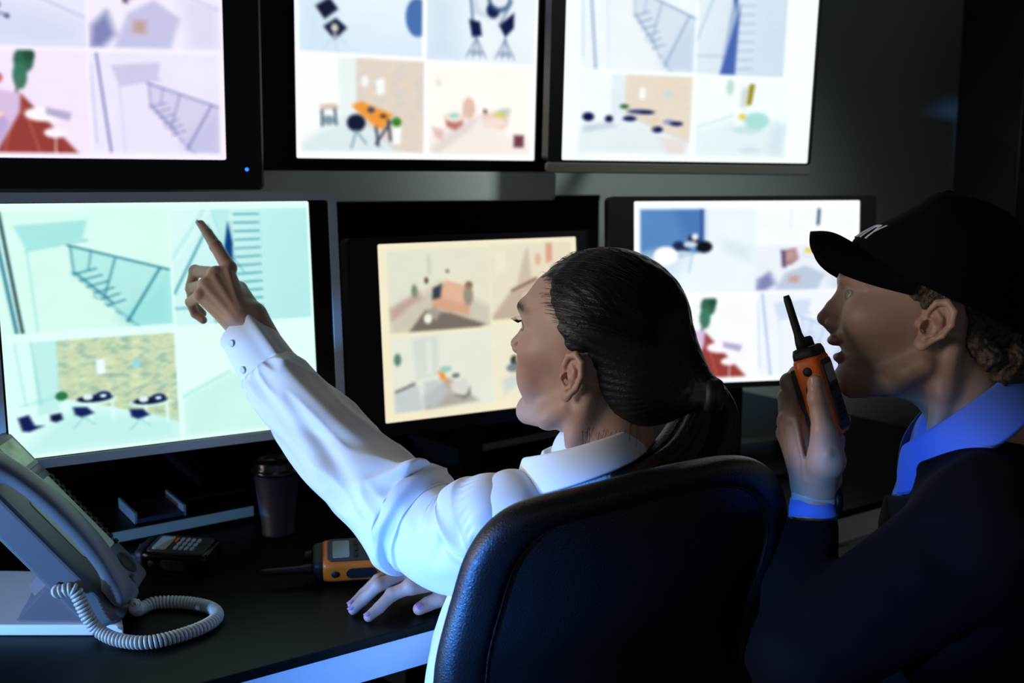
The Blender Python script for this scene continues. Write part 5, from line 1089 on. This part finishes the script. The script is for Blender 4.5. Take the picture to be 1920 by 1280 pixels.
# trousers and shoes down to the floor
def legs_m(p):
    c0 = np.array([TC_[0]+.01, TC_[1], .52]); d = ell(p, c0, (.19, .15, .11), Mm)
    for s_ in (1, -1):
        h_ = c0+lm_*.10*s_; k_ = h_+fm*.40+lm_*.05*s_; an = k_*[1, 1, 0]+fm*.03+[0, 0, .08]
        d = smin(d, chain(p, [h_, k_, an], [.088, .064, .05], .02), .03); d = smin(d, cone(p, an-[0, 0, .035], an+fm*.17-[0, 0, .045], .045, .034), .01)
    return smax(d, .004-p[:, 2], .004)
v, q4 = nets(legs_m, (-.05, .85, -.01), (.95, 1.95, .68), .009); mk('trousers', v, q4, M['trousers'], man)
# ------------------------------------------------------------------ paper cup
c = P_on(522, 1000, .7505)
t = thing('paper_cup', 'dark paper coffee cup with a black lid standing by the low shelf board', 'cup', c)
MB().lathe([(.001, .002), (.0275, 0), (.0285, .002), (.0285, .006), (.0275, .007), (.0400, .118), (.0400, .119), (.001, .119)], c, 48).build('cup_body', M['cup'], t)
MB().lathe([(.0425, .114), (.0432, .117), (.0425, .121), (.0405, .122), (.0400, .126), (.0385, .134), (.0375, .136), (.0345, .136), (.033, .130), (.001, .130)], c, 48).build('lid', M['cup_lid'], t)
# ------------------------------------------------------------------ desk phone
# body slab: corners seen at top right (25,805), bottom right (277,1075), near bottom (225,1165)
BR = P_on(280, 1072, .772); BL = P_on(222, 1173, .764)
e_w = unit((BL-BR)*[1, 1, 0]); Wd = float(np.linalg.norm((BL-BR)[:2])); dr_ = P(14, 804, 1)-CAM; kk = ((BR-CAM)@e_w)/(dr_@e_w); TR_ = CAM+dr_*kk
e_u = TR_-BR; Lg = float(np.linalg.norm(e_u)); e_u = unit(e_u); e_n = np.cross(e_w, e_u); e_n = e_n if e_n[2] > 0 else -e_n
Fp = np.stack([e_w, e_u, e_n], 1); TP = lambda w_, u_, n_: BR + e_w*w_ + e_u*u_ + e_n*n_
print('PHONE', Wd, Lg, e_w, e_u, e_n)
ph = thing('desk_phone', 'pale grey desk phone with its handset and coiled cord, front left on the desk', 'phone', TP(Wd/2, .1, 0)*[1, 1, 0]+[0, 0, .7505])
PHW = Wd; K = Lg/.30
def slab(w0, w1, u0, u1, n0, n1, r, nm, m, bev=.003, par=None): return MB().prism(rrect(w1-w0, u1-u0, r, 6, ((w0+w1)/2, (u0+u1)/2)), n1-n0, np.stack([e_w, e_u, e_n], 1), BR+e_n*n0).build(nm, m, par or ph, smooth=False, bevel=bev)
slab(0, PHW, 0, Lg, -.034, 0, .012, 'body', M['phone'], .005)
slab(.016, .075, .235*Lg, .70*Lg, 0, .0012, .004, 'label_strip', M['phone_card'], .0004)
slab(.008, .105, .775*Lg, .975*Lg, 0, .002, .004, 'display_frame', M['phone'], .001)
slab(.016, .095, .80*Lg, .95*Lg, .002, .0028, .002, 'display', mat('map_display', (.3, .4, .2), .25, var=(60, .9), emit=(.10, .16, .08), estr=.5), .0002)
slab(.010, .085, .735*Lg, .750*Lg, 0, .0012, .001, 'brand_strip', M['dark_grey'], .0003)
for k in range(13):
    b0 = (.235+.0375*k)*Lg; slab(.005, .015, b0-.0035, b0+.0035, 0, .0035, .003, 'key', M['rubber'], .0006)
MB().lathe([(.0180, 0), (.0188, .0010), (.0172, .0022), (.0160, .0012), (.012, .0016), (.010, .0022), (.0005, .0026)], TP(.032, .125*Lg, 0), 36, Fp).build('navigation_dial', M['dark_grey'], ph)
slab(.050, .062, .055*Lg, .075*Lg, 0, .0015, .001, 'small_key', M['dark_grey'], .0003); slab(.060, .068, .03*Lg, .06*Lg, 0, .0012, .001, 'printed_mark', M['dark_grey'], .0003)
cw0 = PHW*.42
slab(cw0, PHW+.003, -.004, Lg+.004, -.037, .008, .016, 'cradle', M['phone'], .006)
slab(cw0+.020, cw0+.062, .30*Lg, .66*Lg, .008, .0092, .006, 'number_card', M['phone_card'], .0004)
slab(cw0+.026, cw0+.050, .31*Lg, .35*Lg, .0092, .0125, .002, 'hook_tab', M['cord'], .0006)
for u in (.36, .44, .52, .60): slab(cw0+.006, cw0+.014, u*Lg, u*Lg+.010, .008, .012, .003, 'key', M['rubber'], .0008)
rg = []; hw0 = PHW*.90; u0_, u1_ = .02*Lg, .965*Lg
for u in np.linspace(u0_, u1_, 50):
    t_ = (u-u0_)/(u1_-u0_); e_ = min(t_, 1-t_); capk = min(1, math.sqrt(max(0, 1-(1-min(1, e_/.06))**2))+.02)
    wd = (.0235+.0050*math.exp(-(e_/.14)**2))*capk; top = .030+.026*math.sin(math.pi*t_)**.7; endd = math.exp(-(e_/.15)**4); bot = max(top-.024-.032*endd*.75, .0095)
    mid = (top+bot)/2; hh = (top-bot)/2*max(.15, capk)
    rg.append(np.array([TP(hw0+wd*np.sign(math.cos(a))*abs(math.cos(a))**.75, u, mid+hh*np.sign(math.sin(a))*abs(math.sin(a))**.75) for a in np.linspace(0, 2*np.pi, 40, endpoint=False)]))
tag(MB().rings(rg).build('handset', M['phone'], ph), 'arched handset resting on the cradle')
# stand: white base plate with stepped foot
bz = .7505
bp = [P_on(-130, 1192, bz), P_on(232, 1192, bz), P_on(215, 1090, bz), P_on(-130, 1085, bz)]
bb = MB(); bb.rings([np.array(bp)+[0, 0, z] for z in (0, .016)]); bb.build('base_plate', M['white'], ph, smooth=False, bevel=.003)
f_ = [P_on(28, 1166, bz+.016), P_on(215, 1168, bz+.016), P_on(215, 1110, bz+.016), P_on(60, 1108, bz+.016)]
f_in = [q_*.0 + np.array(f_).mean(0)*.35 + q_*.65 for q_ in f_]
MB().rings([np.array(f_), np.array(f_in)+[.02, .02, .045]]).build('stand_foot', M['phone'], ph, smooth=False, bevel=.003)
st0 = TP(PHW*.5, .30*Lg, -.034); MB().tube([st0, np.array([st0[0]-.03, st0[1], .768])], [.035, .045], 4).build('stand_leg', M['phone'], ph, smooth=False, bevel=.004)
# coiled cord: from the socket on the near side, round over the desk and back to the handset foot
def coil(path, R0, r0, pitch, nm, mat_, par):
    S = spline(path, 1500); seg = np.linalg.norm(np.diff(S[:, :3], axis=0), axis=1); L = np.r_[0, np.cumsum(seg)]; T = np.gradient(S[:, :3], axis=0); T /= np.linalg.norm(T, axis=1)[:, None]
    u = unit(np.cross(T[0], [0, 0, 1.])); pts = []
    for i in range(len(S)):
        u = unit(u-T[i]*(u@T[i])); vv = np.cross(T[i], u); k = min(1, L[i]/.012, (L[-1]-L[i])/.012); a = 2*math.pi*L[i]/pitch
        pts.append(S[i, :3] + R0*k*(math.cos(a)*u+math.sin(a)*vv))
    return MB().tube(pts, r0, 8).build(nm, mat_, par)
zc = .7606
d_ = P(112, 1103, 1)-CAM; k_s = ((TP(PHW+.004, 0, 0)-CAM)@e_w)/(d_@e_w); S0 = CAM+d_*k_s
def PW(px, py, o):
    d_ = P(px, py, 1)-CAM; return CAM+d_*(((TP(PHW+o, 0, 0)-CAM)@e_w)/(d_@e_w))
MB().prism(rrect(.016, .012, .002), .003, np.stack([e_u, e_n, e_w], 1), S0-e_w*.001).build('cord_socket', M['rubber'], ph, smooth=False)
cpth = [S0, S0+e_w*.016+[.004, 0, .002], PW(138, 1106, .022), PW(152, 1130, .024), PW(166, 1158, .024), PW(188, 1184, .026), P_on(225, 1200, zc), P_on(275, 1204, zc), P_on(330, 1193, zc), P_on(385, 1173, zc), P_on(407, 1154, zc), P_on(392, 1138, zc), P_on(345, 1129, zc), P_on(290, 1130, zc), P_on(258, 1143, zc), TP(hw0+.012, .006*Lg, .030)]
tag(coil(cpth, .0072, .0026, .0056, 'coiled_cord', M['cord'], ph), 'beige coiled cord')
